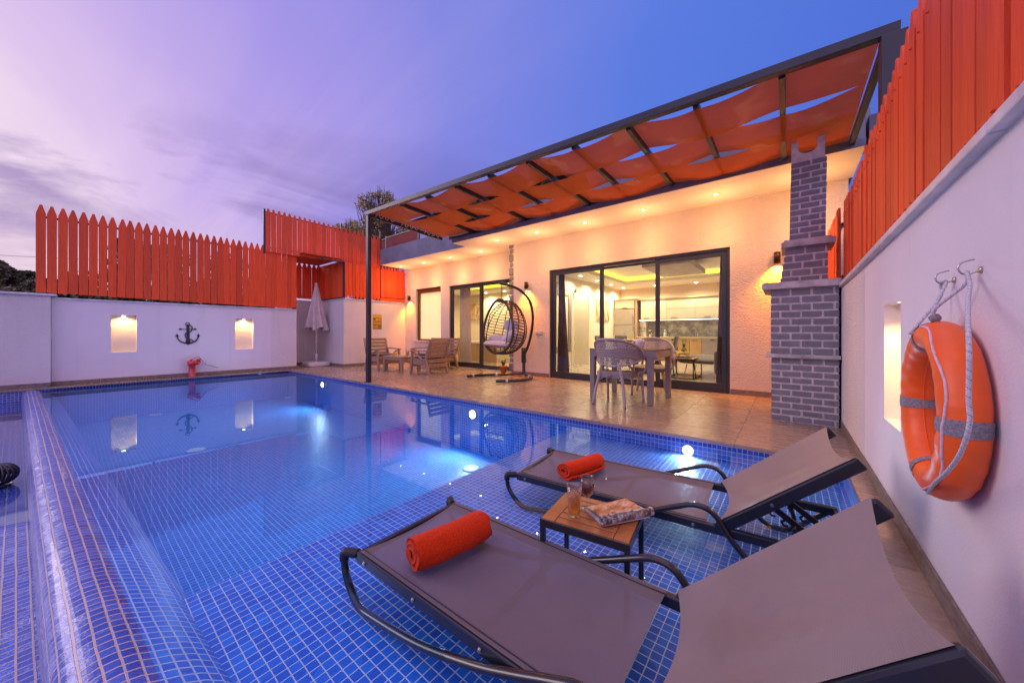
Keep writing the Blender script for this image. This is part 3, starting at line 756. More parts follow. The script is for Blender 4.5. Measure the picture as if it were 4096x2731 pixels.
for a, b2, yy in ((-4.925,-3.935,YR),(-.685,.4,YR),(-9.59,-7.525,YL)):
    x = a
    while x < b2-.01:
        x2 = min(x+.6, b2); mb.box((x+.001,yy-.012,.0005),(x2-.002,yy,.078)); x = x2
mb.build('skirting', M['skirt'], h, bevel=.002)
# window sill
mb = MB(); mb.box((-9.12,6.60,.672),(-7.83,6.74,.704)); mb.build('window_sill', M['marble'], h, bevel=.004)
# alternating blocks at the corner of the projecting room
mb = MB(); z = .08; k = 0
while z < 2.9:
    hh = (.17 if k % 2 == 0 else .095); pr = .085 if k % 2 == 0 else .055
    mb.box((-4.99-(.012 if k % 2 == 0 else 0),6.235-(.02 if k % 2 == 0 else .008),z),(-4.885,6.33,min(z+hh,2.925))); z += hh+.022; k += 1
mb.build('corner_blocks', M['brick'], h, bevel=.018)
def frame_rect(mb, x0, x1, z0, z1, y, w, dpt):
    mb.box((x0,y,z0),(x0+w,y+dpt,z1)); mb.box((x1-w,y,z0),(x1,y+dpt,z1)); mb.box((x0+w,y,z0),(x1-w,y+dpt,z0+w)); mb.box((x0+w,y,z1-w),(x1-w,y+dpt,z1))
def leaf(x0, x1, z0, z1, y, wl, wr, wt, wb, parent):
    mb = MB(); d_ = .045
    mb.box((x0,y,z0),(x0+wl,y+d_,z1)); mb.box((x1-wr,y,z0),(x1,y+d_,z1)); mb.box((x0+wl,y,z0),(x1-wr,y+d_,z0+wb)); mb.box((x0+wl,y,z1-wt),(x1-wr,y+d_,z1))
    l = mb.build('door_leaf', M['frame'], parent, bevel=.004)
    g = MB(); g.quad((x0+wl,y+.022,z0+wb),(x1-wr,y+.022,z0+wb),(x1-wr,y+.022,z1-wt),(x0+wl,y+.022,z1-wt)); g.build('pane', M['pane'], l)
    return l
# big sliding door
mb = MB(); frame_rect(mb, -3.93, -.69, .0, 2.243, 6.275, .042, .12); mb.box((-3.89,6.262,.0008),(-.73,6.275,.022)); dr = mb.build('sliding_door', M['frame'], h, bevel=.003)
leaf(-3.885, -2.76, .042, 2.20, 6.285, .075, .065, .065, .085, dr)
leaf(-2.82, -1.76, .045, 2.19, 6.345, .045, .05, .035, .045, dr)
leaf(-1.80, -.735, .042, 2.20, 6.29, .07, .065, .075, .10, dr)
hd = MB(); hd.box((-2.80,6.272,.93),(-2.785,6.285,1.03)); hd.build('handle', M['black'], dr, bevel=.003)
# bedroom sliding door
mb = MB(); frame_rect(mb, -7.52, -5.02, .0, 2.26, 6.69, .04, .10); dr = mb.build('sliding_door', M['frame'], h, bevel=.003)
leaf(-7.48, -6.30, .04, 2.22, 6.70, .075, .085, .07, .10, dr); leaf(-6.37, -5.06, .045, 2.215, 6.75, .05, .05, .035, .045, dr)
# window with blind
mb = MB(); frame_rect(mb, -9.05, -7.875, .705, 2.29, 6.72, .05, .06); mb.box((-9.0,6.715,2.16),(-7.92,6.78,2.24)); wn_ = mb.build('window', pm('window_frame_brown', (.10,.035,.012), .4), h, bevel=.003)
g = MB(); g.quad((-9.0,6.74,.755),(-7.92,6.74,.755),(-7.92,6.74,2.16),(-9.0,6.74,2.16)); g.build('pane', M['pane'], wn_)
bl = MB()
for i in range(4):
    xa = -8.98+i*.275; bl.box((xa,6.80+.004*(i % 2),.74),(xa+.272,6.803+.004*(i % 2),2.2))
bl.build('blind', pm('cream_panel_blind', (.75,.66,.44), .8, em=(.9,.70,.36), es=.85), wn_)  # backlight put in as the blind's own emission
# interior rooms
def room(x0, x1, y0, y1, zt, name, tray=None):
    mb = MB()
    mb.quad((x0,y0,0),(x0,y1,0),(x0,y1,zt),(x0,y0,zt)); mb.quad((x1,y0,0),(x1,y1,0),(x1,y1,zt),(x1,y0,zt)); mb.quad((x0,y1,0),(x1,y1,0),(x1,y1,zt),(x0,y1,zt))
    mb.build(name+'_walls', M['cream'], h)
    mb = MB(); mb.quad((x0,y0,.004),(x1,y0,.004),(x1,y1,.004),(x0,y1,.004)); mb.build(name+'_floor', M['gloss_floor'], h)
    mb = MB()
    if tray:
        a, b2, c, e = tray
        mb.box((x0,y0,zt),(x1,c,zt+.02)); mb.box((x0,e,zt),(x1,y1,zt+.02)); mb.box((x0,c,zt),(a,e,zt+.02)); mb.box((b2,c,zt),(x1,e,zt+.02))
        mb.box((a-.02,c-.02,zt+.02),(a,e+.02,zt+.10)); mb.box((b2,c-.02,zt+.02),(b2+.02,e+.02,zt+.10)); mb.box((a,c-.02,zt+.02),(b2,c,zt+.10)); mb.box((a,e,zt+.02),(b2,e+.02,zt+.10))
        mb.box((a-.3,c-.3,zt+.22),(b2+.3,e+.3,zt+.24))
        for q in (((a-.3,c-.3,zt+.02),(a-.29,e+.3,zt+.22)),((b2+.29,c-.3,zt+.02),(b2+.3,e+.3,zt+.22)),((a-.3,c-.3,zt+.02),(b2+.3,c-.29,zt+.22)),((a-.3,e+.29,zt+.02),(b2+.3,e+.3,zt+.22))): mb.box(*q)
    else: mb.box((x0,y0,zt),(x1,y1,zt+.02))
    mb.build(name+'_ceiling', M['ceil'], h)
room(-4.98, 1.4, 6.50, 12.95, 2.56, 'living_room', (-4.25, .7, 7.6, 11.5))
room(-10.4, -5.06, 6.86, 10.0, 2.45, 'bedroom', (-9.2, -6.0, 7.6, 9.3))
mb = MB(); mb.box((-5.05,6.52,0),(-4.985,12.9,2.5)); mb.build('partition_wall', M['cream'], h)
mb = MB(); a, b2, c, e = (-4.25, .7, 7.6, 11.5)
for q in (((a-.2,c-.2,2.59),(a-.17,e+.2,2.6)),((a-.2,e+.17,2.59),(b2+.2,e+.2,2.6)),((b2+.17,c-.2,2.59),(b2+.2,e+.2,2.6)),((-9.4,9.45,2.48),(-5.9,9.48,2.49)),((-9.38,7.6,2.48),(-9.35,9.4,2.49))): mb.box(*q)
mb.build('cove_led', emis('yellow_cove_led', (1,.72,.08), 26), h)
mb = MB(); mb.box((-2.75,8.5,2.50),(-1.7,10.4,2.62)); mb.build('ceiling_panel', pm('textured_ceiling_panel', (.55,.48,.38), .8, bump=.5, bs=60), h, bevel=.01)
for p in ((-4.62,9.0),(-4.62,10.1),(-4.62,11.2),(-4.62,12.3),(-3.55,12.4),(-2.3,12.45),(-1.1,12.45)): mb = MB(); mb.lathe([(.04,2.545),(.045,2.559)], (p[0],p[1],0), 12); mb.build('ceiling_spot', M['lampin'], h)
for p in ((-9.6,8.2),(-8.9,9.7),(-8.0,9.7)): mb = MB(); mb.lathe([(.04,2.435),(.045,2.449)], (p[0],p[1],0), 12); mb.build('ceiling_spot', M['lampin'], h)
# interior door and dark frame on the left wall
mb = MB(); mb.box((-4.979,9.10,0),(-4.95,9.25,2.08)); mb.box((-4.979,10.12,0),(-4.95,10.27,2.08)); mb.box((-4.979,9.1,2.06),(-4.95,10.27,2.2)); fr = mb.build('inner_door_frame', M['cab_white'], h)
mb = MB(); mb.box((-4.979,9.255,0),(-4.972,10.115,2.055)); mb.build('doorway_recess', pm('doorway_light', (.75,.66,.48), .6), fr)
mb = MB(); mb.box((-4.95,9.26,.02),(-4.50,9.30,2.04)); mb.build('open_door', M['cab_white'], fr, bevel=.004)
mb = MB(); frame_rect(mb, 0, 1, 0, 1, 0, .1, .1)
mb = MB(); mb.box((-4.979,8.1,.39),(-4.955,8.25,2.34)); mb.box((-4.979,8.92,.39),(-4.955,9.06,2.34)); mb.box((-4.979,8.25,2.0),(-4.955,8.92,2.34)); mb.box((-4.979,8.25,.39),(-4.955,8.92,.55)); mb.build('wall_niche_frame', pm('grey_brown_panel', (.26,.22,.19), .6), h)
# ================================================================== PERGOLA
def spline(pts, n=8, closed=False):
    pts = [V(p) for p in pts]; out = []; m = len(pts)
    for i in range(m if closed else m-1):
        if closed: p0, p1, p2, p3 = pts[i-1], pts[i], pts[(i+1) % m], pts[(i+2) % m]
        else: p0, p1, p2, p3 = pts[max(i-1,0)], pts[i], pts[i+1], pts[min(i+2,m-1)]
        for k in range(n):
            t_ = k/n
            out.append(.5*((2*p1)+(p2-p0)*t_+(2*p0-5*p1+4*p2-p3)*t_*t_+(3*p1-p0-3*p2+p3)*t_**3))
    if not closed: out.append(pts[-1])
    return out
pg = thing('pergola', 'dark steel pergola with three orange cloth strips woven over its crossbars', 'pergola', (-6.25, 3.49, 0))
def zb(x): return 3.195-.0287*(x+6.25)     # beam centre height
mb = MB(); mb.bar((-6.28,3.50,zb(-6.28)),(.60,3.50,zb(.60)),.07,.072); mb.build('front_beam', M['darkmetal'], pg, bevel=.003)
mb = MB(); mb.box((-6.275,3.475,0),(-6.195,3.545,3.159)); mb.box((-6.30,3.455,.0005),(-6.17,3.56,.008)); mb.build('post', M['darkmetal'], pg, bevel=.003)
mb = MB(); mb.box((.505,3.44,0),(.63,3.56,2.955)); mb.build('post', M['darkmetal'], pg, bevel=.003)
PX = [-6.235,-5.23,-4.55,-3.86,-3.2,-2.55,-1.91,-1.28,-.66,-.035,.55]
def zr(x, y):
    f_ = (y-3.5)/1.77; return (zb(x)-.02)*(1-f_)+(3.085-.013*(x+5.9))*f_
for i, x in enumerate(PX):
    mb = MB(); e = i in (0, 10)
    mb.bar((x,3.54,zr(x,3.54)),(x,5.30,zr(x,5.30)),.045,.065 if not e else .07)
    mb.build('crossbar', M['darkmetal'], pg, bevel=.002)
mb = MB(); mb.bar((-6.0,5.33,3.075),(.6,5.33,3.055),.05,.075); mb.build('rear_beam', M['darkmetal'], pg, bevel=.002)
for s_ in range(3):
    ya = 3.56+s_*.575; yb_ = ya+.592
    def cf(u, v, s_=s_, ya=ya, yb_=yb_):
        x = -6.2+u*(6.72); y = ya+(yb_-ya)*v
        # height alternates over / under the crossbars
        i = 0
        while i < 9 and x > PX[i+1]: i += 1
        f_ = min(1,max(0,(x-PX[i])/(PX[i+1]-PX[i])))
        def hs(k):
            if k in (0,10): return .04
            over = (k % 2 == 1) if s_ != 1 else (k % 2 == 0)
            return .034 if over else -.036
        a_, b_ = hs(i), hs(i+1)
        sag = -.020*4*f_*(1-f_)
        ff = f_*f_*(3-2*f_)
        wr = .004*noise.noise(V(x*3,y*9,s_))
        return (x, y+.02*math.sin(f_*PI)*(v-.5)*-1.6, zr(x,y)+a_*(1-ff)+b_*ff+sag+wr)
    mb = MB(); mb.grid(cf, 150, 10, True, lambda u, v: (u*6.7, v*.56))
    mb.build('cloth_strip', M['canvas'], pg)
for s_ in range(3):
    mb = MB(); y = 3.62+s_*.575
    mb.tube(spline([(-6.205+(.03 if j % 2 else 0),y+j*.062,zr(-6.2,y)+(.045 if j % 2 else -.02)) for j in range(8)],3), .006, 5); mb.build('lacing', M['white_fabric'], pg)
# balcony screens and neighbours behind the parapet
f = thing('balcony_screen', 'dark red cloth screen in grey frame on the roof parapet', 'screen', (-8.8, 6.0, 3.4))
mb = MB(); P1 = onz(1540,952,0); a = (-9.62,6.0); b2 = (-8.05,6.0)
mb.box((-9.6,6.0,3.35),(-8.07,6.01,3.82)); mb.build('cloth', M['redscreen'], f)
mb = MB(); mb.box((-9.68,5.99,3.36),(-9.62,6.03,3.9)); mb.box((-8.08,5.99,3.36),(-8.02,6.03,3.9)); mb.box((-9.62,5.99,3.83),(-8.08,6.03,3.87)); mb.build('frame', M['darkmetal'], f)
f = thing('small_screen', 'narrow dark red screen panel squeezed beside the tall fence end', 'screen', (-9.9, 6.0, 3.4))
mb = MB(); mb.box((-10.1,6.02,3.35),(-9.72,6.03,3.80)); mb.build('cloth', M['redscreen'], f)
mb = MB(); mb.box((-10.15,6.0,3.81),(-9.7,6.04,3.84)); mb.build('frame', M['darkmetal'], f)
f = thing('neighbour_house', 'mustard house with clay tiled roof peeking over the parapet behind the pergola', 'house', (-12, 17, 0))
mb = MB(); mb.box((-19.2,15,0),(-18.0,19,8.6)); mb.box((-16.2,15,0),(-9,19,8.2)); mb.build('wall', M['roofgreen'], f)
mb = MB(); mb.prism([(14.4,8.6),(19.4,8.6),(17,9.4)],'x',-20.2,-8.5); mb.build('roof', M['rooftile'], f)

# ================================================================== BRICK BARBECUE
bq = thing('brick_barbecue', 'grey brick barbecue with white joints, marble slabs and a tall notched chimney', 'barbecue', (.13, 4.95, 0))
def course_block(x0, x1, y0, y1, z0, z1, nc, xl=None, xr=None):
    """mortar body with bricks standing 6 mm proud; xl/xr: tapering functions of z"""
    mort = MB(); bk = MB()
    xl = xl or (lambda z: x0); xr = xr or (lambda z: x1)
    i = len(mort.v)
    mort.box((x0,y0,z0),(x1,y1,z1))
    for k in range(i, i+8):
        v = mort.v[k]; v.x = xl(v.z) if abs(v.x-x0) < 1e-6 else xr(v.z)
    hc = (z1-z0)/nc; j = .018
    for c in range(nc):
        za = z0+c*hc+j/2; zb_ = z0+(c+1)*hc-j/2; L_, R_ = xl((za+zb_)/2), xr((za+zb_)/2); W_ = R_-L_
        bl_ = .150; off = -(.085 if c % 2 else .0)-.0
        x = L_+off
        while x < R_-.012:
            a_ = max(x, L_-.003); e_ = min(x+bl_, R_+.003)
            if e_-a_ > .012: bk.box((a_+rnd.uniform(0,.002), y0-.007-rnd.uniform(0,.0015), za+rnd.uniform(-.001,.001)), (e_, y0+.004, zb_+rnd.uniform(-.001,.001)))
            x += bl_+j+rnd.uniform(-.002,.002)
        for (xx, sg) in ((L_,-1),(R_,1)):
            y = y0-.007+(.0 if c % 2 else -.06)
            while y < y1-.02:
                a_ = max(y, y0-.007); e_ = min(y+bl_, y1)
                if e_-a_ > .02: bk.box((min(xx,xx+sg*.006),a_+.001,za),(max(xx,xx+sg*.006),e_,zb_))
                y += bl_+j
    mort.build('masonry', M['mortar'], bq); bk.build('bricks', M['brick'], bq, bevel=.004)
course_block(-.13, .393, 4.66, 5.30, 0, .665, 10)
course_block(-.135, .392, 4.66, 5.30, .70, 1.385, 9)
course_block(-.05, .325, 4.85, 5.25, 1.46, 1.845, 5, lambda z: -.062+.13*(z-1.46)/.385*.42, lambda z: .322)
course_block(.03, .312, 4.86, 5.16, 1.93, 2.765, 13, lambda z: .022+.016*(z-1.93)/.83, lambda z: .304+.012*(z-1.93)/.83)
mb = MB(); mb.box((-.188,4.61,.666),(.408,5.32,.702)); mb.build('slab', M['capstone'], bq, bevel=.005)
mb = MB(); mb.box((-.215,4.60,1.388),(.410,5.32,1.458)); mb.build('slab', M['capstone'], bq, bevel=.005)
mb = MB(); mb.box((-.055,4.79,1.848),(.385,5.30,1.905)); mb.box((-.03,4.82,1.905),(.36,5.28,1.93)); mb.build('slab', M['capstone'], bq, bevel=.004)
mb = MB(); n_ = 14
poly = [(.034,2.765),(.306,2.765),(.306,2.985),(.250,2.985)]+[(.168+.078*math.cos(PI*k/n_), 2.900-.058*math.sin(PI*k/n_)) for k in range(n_+1)]+[(.090,2.985),(.034,2.985)]
mb.prism(poly, 'y', 4.862, 4.90); mb.prism(poly, 'y', 5.12, 5.158); mb.box((.034,4.90,2.766),(.306,5.12,2.83)); mb.build('chimney_cap', M['mortar'], bq)

# ================================================================== LIGHT FITTINGS
def spot(name, loc, tgt, W, col, ang=100, blend=.6, r=.02, parent=None):
    l = bpy.data.lights.new(name, 'SPOT'); l.energy = W; l.color = col; l.spot_size = math.radians(ang); l.spot_blend = blend; l.shadow_soft_size = r
    o = bpy.data.objects.new(name, l); COL.objects.link(o)
    o.location = loc; o.rotation_euler = (V(tgt)-V(loc)).to_track_quat('-Z','Y').to_euler()
    if parent: o.parent = parent; o.location = V(loc)-ORG.get(parent.name, V(0,0,0))
    return o
def point(name, loc, W, col, r=.03, parent=None):
    l = bpy.data.lights.new(name, 'POINT'); l.energy = W; l.color = col; l.shadow_soft_size = r
    o = bpy.data.objects.new(name, l); COL.objects.link(o); o.location = loc
    if parent: o.parent = parent; o.location = V(loc)-ORG.get(parent.name, V(0,0,0))
    return o
def area(name, loc, tgt, W, col, sx, sy):
    l = bpy.data.lights.new(name, 'AREA'); l.energy = W; l.color = col; l.shape = 'RECTANGLE'; l.size = sx; l.size_y = sy
    o = bpy.data.objects.new(name, l); COL.objects.link(o); o.location = loc; o.rotation_euler = (V(tgt)-V(loc)).to_track_quat('-Z','Y').to_euler(); return o
WARM = (1,.455,.15)
DLW = 44
dls = [(-9.1,6.14),(-8.08,6.21),(-6.98,6.22),(-5.88,6.22),(-4.9,5.69),(-3.89,5.73),(-2.88,5.78),(-1.84,5.77),(-.81,5.77),(.20,5.77)]
dlab = ['nearest the orange fence corner','second from the fence corner','above the bedroom window side','last before the corner blocks','just right of the parapet step','above the orange wall lamp left of the big door','above the left edge of the big sliding door','above the middle of the big sliding door','last one before the brick chimney','hidden behind the brick chimney']
for i, (x, y) in enumerate(dls):
    t_ = thing('downlight', 'round recessed eaves downlight, '+dlab[i], 'downlight', (x,y,2.93), 'warm downlights in the eaves')
    mb = MB(); mb.lathe([(.030,2.929),(.047,2.927),(.047,2.922),(.031,2.921),(.030,2.929)], (x,y,0), 20); mb.build('rim', M['white_plastic'], t_)
    mb = MB(); mb.lathe([(.0,2.9275),(.030,2.9275)], (x,y,0), 16, capt=False); mb.build('lens', M['lampwarm'], t_)
    spot('light', (x,y,2.915), (x,y-.25,0), DLW, WARM, 120, 1.0, .015, t_); soffit_fill = point('light', (x,y,2.52), DLW*.34, WARM, .05, t_); soffit_fill.visible_glossy = False  # point light is an unseen fill added below each fitting to brighten the soffit
def walllamp(x, y, z, label, W=14):
    t_ = thing('wall_lamp', label, 'wall lamp', (x, y, z), 'dark cylinder wall lamps')
    mb = MB(); mb.lathe([(.036,z-.075),(.040,z-.075),(.040,z+.075),(.0,z+.075)], (x,y-.062,0), 24); mb.lathe([(.036,z-.075),(.034,z-.05),(.0,z-.05)], (x,y-.062,0), 24); mb.box((x-.02,y-.03,z-.03),(x+.02,y,z+.03)); mb.build('cylinder', pm('bronze_lamp', (.06,.03,.015), .4, .6), t_)
    mb = MB(); mb.lathe([(.0,z-.055),(.033,z-.055)], (x,y-.062,0), 20, capt=False); mb.build('bulb', M['lampwall'], t_)
    spot('light', (x,y-.062,z-.080), (x,y+.20,z-1), W*2.0, (1,.25,.008), 115, .9, .02, t_)
walllamp(-4.49, YR, 1.97, 'dark cylinder wall lamp glowing orange between egg chair and big sliding door', 90)
walllamp(-.115, YR, 1.99, 'dark cylinder wall lamp glowing orange just left of the brick chimney', 90)
walllamp(-9.33, YL, 2.03, 'small dark wall lamp in the corner between orange fence and window', 90)
def nichelamp(x, y, z, lab, sx):
    t_ = thing('niche_lamp', lab, 'niche lamp', (x,y,z), 'warm niche lamps')
    mb = MB(); mb.lathe([(.045,z),(.045,z-.012),(.03,z-.018)], (x,y,0), 16, capt=False, capb=False); mb.build('rim', M['white_plastic'], t_)
    mb = MB(); mb.lathe([(0,z-.017),(.03,z-.018)], (x,y,0), 16, capt=False); mb.build('lens', M['lampniche'], t_)
    spot('light', (x,y,z-.03), (x-sx*.02,y,z-1), 22, (1,.52,.14), 150, .5, .02, t_)
nichelamp(-10.15, .65, 1.273, 'small lamp in the top of the niche left of the anchor', 1)
nichelamp(-10.15, 2.56, 1.269, 'small lamp in the top of the niche right of the anchor', 1)
nichelamp(.475, 2.55, 1.073, 'small lamp hidden in the top of the niche beside the lifebuoy', -1)
# underwater lamps
for (x, z, lab) in ((-8.0,-.20,'farthest underwater pool lamp, near the alcove corner'),(-3.4,-.19,'middle underwater pool lamp, below the egg chair'),(-.70,-.125,'nearest underwater pool lamp, above the tiled sun shelf')):
    t_ = thing('pool_lamp', lab, 'pool lamp', (x,YH,z), 'white underwater lamps')
    r_ = .055 if z > -.15 else .075
    r_ = .036 if z > -.15 else .05
    mb = MB()
    mb.tube([(x,YH-.004,z),(x,YH-.012,z)], r_+.012, 24); mb.build('rim', M['white_plastic'], t_)
    mb = MB(); mb.tube([(x,YH-.0125,z),(x,YH-.018,z)], r_, 24); mb.build('lens', M['poolglow'], t_)
    spot('light', (x,YH-.03,z), (x,YH-3,z-.35), 95 if z < -.15 else 40, (.50,.75,1), 165, .6, .05, t_)

# interior light
for (x, y) in ((-4.62,9.0),(-4.62,10.1),(-4.62,11.2),(-4.62,12.3),(-3.55,12.2),(-2.3,12.2),(-1.1,12.2),(-2.2,9.4),(-3.4,8.0),(-.9,8.0)):
    spot('interior_light', (x,y,2.50), (x,y,0), 125, (1,.82,.54), 165, .8, .06)
for (x, y) in ((-9.6,8.2),(-8.9,9.7),(-8.0,9.7),(-6.6,8.6)): spot('interior_light', (x,y,2.40), (x,y,0), 100, (1,.74,.40), 165, .8, .06)

# ================================================================== LOUNGERS
def lounger(label, x0, y0, rot, back, zt=.032):
    """origin at the near foot corner; u along x, w across y"""
    t_ = thing('sun_lounger', label, 'sun lounger', (0,0,0), 'grey mesh loungers standing on the pool shelf', local=True)
    Wd = .52; U = 1.10; E_ = 1.60; zc_ = 0.0; g_ = -.20
    for w_, sg in ((0,-1),(Wd,1)):
        mb = MB(); mb.bar((-.005,w_,-.021),(E_,w_,-.021),.026,.042); mb.build('side_rail', M['rail'], t_, bevel=.006)
        mb = MB(); yy = w_+sg*.030
        path = spline([(-.062,yy,-.035),(-.062,yy,-.07),(-.042,yy,-.112),(.0,yy,-.158),(.06,yy,-.188),(.17,yy,-.178),(.42,yy,-.135),(.66,yy,-.062),(.80,yy,-.006),(.92,yy,.048),(1.0,yy,.080),(1.06,yy,.076),(1.10,yy,.045),(1.14,yy,-.02),(1.22,yy,-.11),(1.30,yy,-.175),(1.36,yy,-.190),(1.42,yy,-.175),(1.52,yy,-.085),(1.585,yy,-.03)], 5)
        mb.tube(path, .0150, 12, flat=.85, up=(0,1,0)); mb.build('leg_and_armrest', M['blacktube'], t_)
        mb = MB(); mb.tube(spline([(-.066,yy,-.045),(-.062,yy,-.018),(-.045,yy-sg*.01,-.013),(-.01,w_,-.015)],5), .0185, 10); mb.build('corner_bracket', M['black'], t_)
        for u in (.06,.37,.68,1.0):
            mb = MB(); mb.tube([(u,w_+sg*.013,-.021),(u,w_+sg*.017,-.021)], .0075, 10); mb.tube([(u,w_+sg*.017,-.021),(u,w_+sg*.020,-.021)], .005, 10); mb.build('bolt', M['steel'], t_)
        mb = MB(); mb.tube([(1.55,yy,-.02),(1.60,yy,-.06),(1.63,yy,-.19)], .015, 8); mb.build('rear_leg', M['blacktube'], t_)
    mb = MB(); mb.bar((.004,0,-.016),(.004,Wd,-.016),.024,.03); mb.build('foot_rail', M['rail'], t_, bevel=.006)
    mb = MB(); mb.bar((E_-.01,.013,-.02),(E_-.01,Wd-.013,-.02),.02,.025); mb.build('cross_bar', M['rail'], t_); mb = MB(); mb.bar((.62,.013,-.048),(.62,Wd-.013,-.048),.02,.015); mb.build('cross_bar', M['rail'], t_)
    def seat(u, v):
        x = .012+u*(U-.055); e = 1-(2*v-1)**2
        return (x-.012*e*(1 if u > .5 else -1)*abs(2*u-1)**4, -.004+v*(Wd+.008), .0035-.028*e*(1-abs(2*u-1)**6*.5))
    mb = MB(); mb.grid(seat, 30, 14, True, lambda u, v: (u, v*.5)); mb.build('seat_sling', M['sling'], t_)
    # hem lines
    mb = MB()
    for v_ in (.035,.965): mb.tube([V(seat(k/20, v_))+V(0,0,.0015) for k in range(21)], .0022, 5)
    mb.build('hem', M['rail'], t_)
    ex, ez = back; Lb = math.hypot(ex, ez); ux, uz = ex/Lb, ez/Lb; nx, nz = -uz, ux
    bx = U-.015; bz = 0.0
    def B_(s_, w_, n_): return (bx+ux*s_+nx*n_, w_, bz+uz*s_+nz*n_)
    for w_, sg in ((0,-1),(Wd,1)):
        mb = MB(); i0 = B_(-.0,w_+sg*.006,-.022); i1 = B_(Lb,w_+sg*.006,-.022)
        mb.bar(i0, i1, .022, .052, up=(nx,0,nz)); mb.build('back_rail', M['rail'], t_, bevel=.008)
        mb = MB(); q = V(B_(Lb*.42,w_+sg*.018,-.022)); mb.tube([q,q+V(0,sg*.005,0)], .008, 10); mb.build('bolt', M['steel'], t_)
    def bk_(u, v):
        e = 1-(2*v-1)**2; s_ = .012+u*(Lb-.02)
        s_ += -.045*e*(max(0,2*u-1))**3+.035*e*(max(0,1-2*u))**3
        return B_(s_, -.012+v*(Wd+.024), .0065-.034*e)
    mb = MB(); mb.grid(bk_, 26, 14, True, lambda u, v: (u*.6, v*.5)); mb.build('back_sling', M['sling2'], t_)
    # ratchet support under the back
    for w_ in (.13, Wd-.13):
        mb = MB(); a_ = V(B_(.22,w_,-.03)); e_ = V((bx+.42,w_,-.05)); mb.bar(a_, e_, .012, .026)
        d_ = (e_-a_).normalized(); pn = V(-d_.z,0,d_.x)
        for k in range(4):
            c_ = a_+(e_-a_)*(.2+.2*k)
            mb.tube([c_-pn*.012+V(0,0,0), c_-pn*.030-d_*.004, c_-pn*.036+d_*.012, c_-pn*.026+d_*.024], .0055, 6)
        mb.build('ratchet', M['black'], t_)
    mb = MB(); mb.tube(spline([(bx+.30,.11,.03),(bx+.33,.11,-.05),(bx+.33,.13,-.16),(bx+.33,.2,-.19),(bx+.33,Wd-.2,-.19),(bx+.33,Wd-.13,-.16),(bx+.33,Wd-.11,-.05),(bx+.30,Wd-.11,.03)],5), .010, 8); mb.build('support_bar', M['blacktube'], t_)
    t_.location = (x0, y0, zt); t_.rotation_euler = (0,0,rot)
    return t_
L1 = lounger('nearest grey mesh sun lounger, carrying the thick rolled orange towel', -1.375, .735, math.radians(.8), (.478,.466))
L2 = lounger('farther grey mesh sun lounger, beyond the small teak table', -1.352, 1.775, math.radians(4.7), (.485,.405))

# ------------------------------------------------------------------ towels
def towel(label, A, B, R, flat, turns=2.6, thick=.016, ph=0.0, tail=0):
    t_ = MB(); A = V(A); B = V(B); ax = (B-A); Ln = ax.length; ax.normalize(); sd = ax.cross(V(0,0,1)).normalized(); up = V(0,0,1)
    n = 110; cl = []
    th = (R-.012)/turns
    for k in range(n+1):
        a = 2*PI*turns*k/n; r = .012+(R-.012-thick*.5)*k/n
        wob = 1+.05*math.sin(a*1.3+1)+.04*math.sin(a*2.1)
        cl.append((r*wob*math.cos(a+ph), r*wob*math.sin(a+ph)*flat))
    out_, inn_ = [], []
    for k in range(n+1):
        p = cl[k]; q0 = cl[max(k-1,0)]; q1 = cl[min(k+1,n)]; dx, dy = q1[0]-q0[0], q1[1]-q0[1]; l = math.hypot(dx,dy) or 1
        nx, ny = dy/l, -dx/l; hw = thick*.5*(1 if 2 < k < n-2 else .75)
        out_.append((p[0]+nx*hw, p[1]+ny*hw)); inn_.append((p[0]-nx*hw, p[1]-ny*hw))
    loop = out_+inn_[::-1]; m = len(loop); NS = 46; rings = []
    for s_ in range(NS+1):
        f_ = s_/NS; ring = []
        for j, (px_, py_) in enumerate(loop):
            rr = math.hypot(px_,py_)
            e_ = .0055*noise.noise(V(px_*30,py_*30,f_*7+ph))+.0035*noise.noise(V(px_*90,py_*90,f_*25))
            bul = (1-.09*math.exp(-min(f_,1-f_)*16))
            end = (rr/R*.012*noise.noise(V(px_*25,py_*25,ph))+(1-rr/R)*-.006)*(1 if s_ == 0 else (-1 if s_ == NS else 0))
            P_ = A+ax*(f_*Ln+end)+sd*(px_*bul*(1+e_*6))+up*(py_*bul*(1+e_*6)+R*flat*.97)
            bend = .012*math.sin(f_*PI)
            ring.append(t_.vert(P_+sd*bend))
        rings.append(ring)
    for s_ in range(NS):
        for j in range(m): t_.face([rings[s_][j], rings[s_][(j+1) % m], rings[s_+1][(j+1) % m], rings[s_+1][j]], None, True)
    for rg, fl in ((rings[0], 1), (rings[-1], 0)):
        for k in range(n):
            q = [rg[k], rg[k+1], rg[m-2-k], rg[m-1-k]]
            t_.face(q if fl else q[::-1], None, True)
    o = t_.build('rolled_towel', M['towel']); tag(o, label, 'towel', 'rolled orange towels'); return o
towel('thick orange towel roll with spiral end on the nearest lounger', (-1.110,.800,.014), (-1.045,1.125,.014), .074, .98, 2.3, .021, 2.2)
towel('flatter wrinkled orange towel roll on the farther lounger', (-1.085,1.895,.014), (-1.000,2.205,.014), .074, .78, 2.4, .017, 3.4)

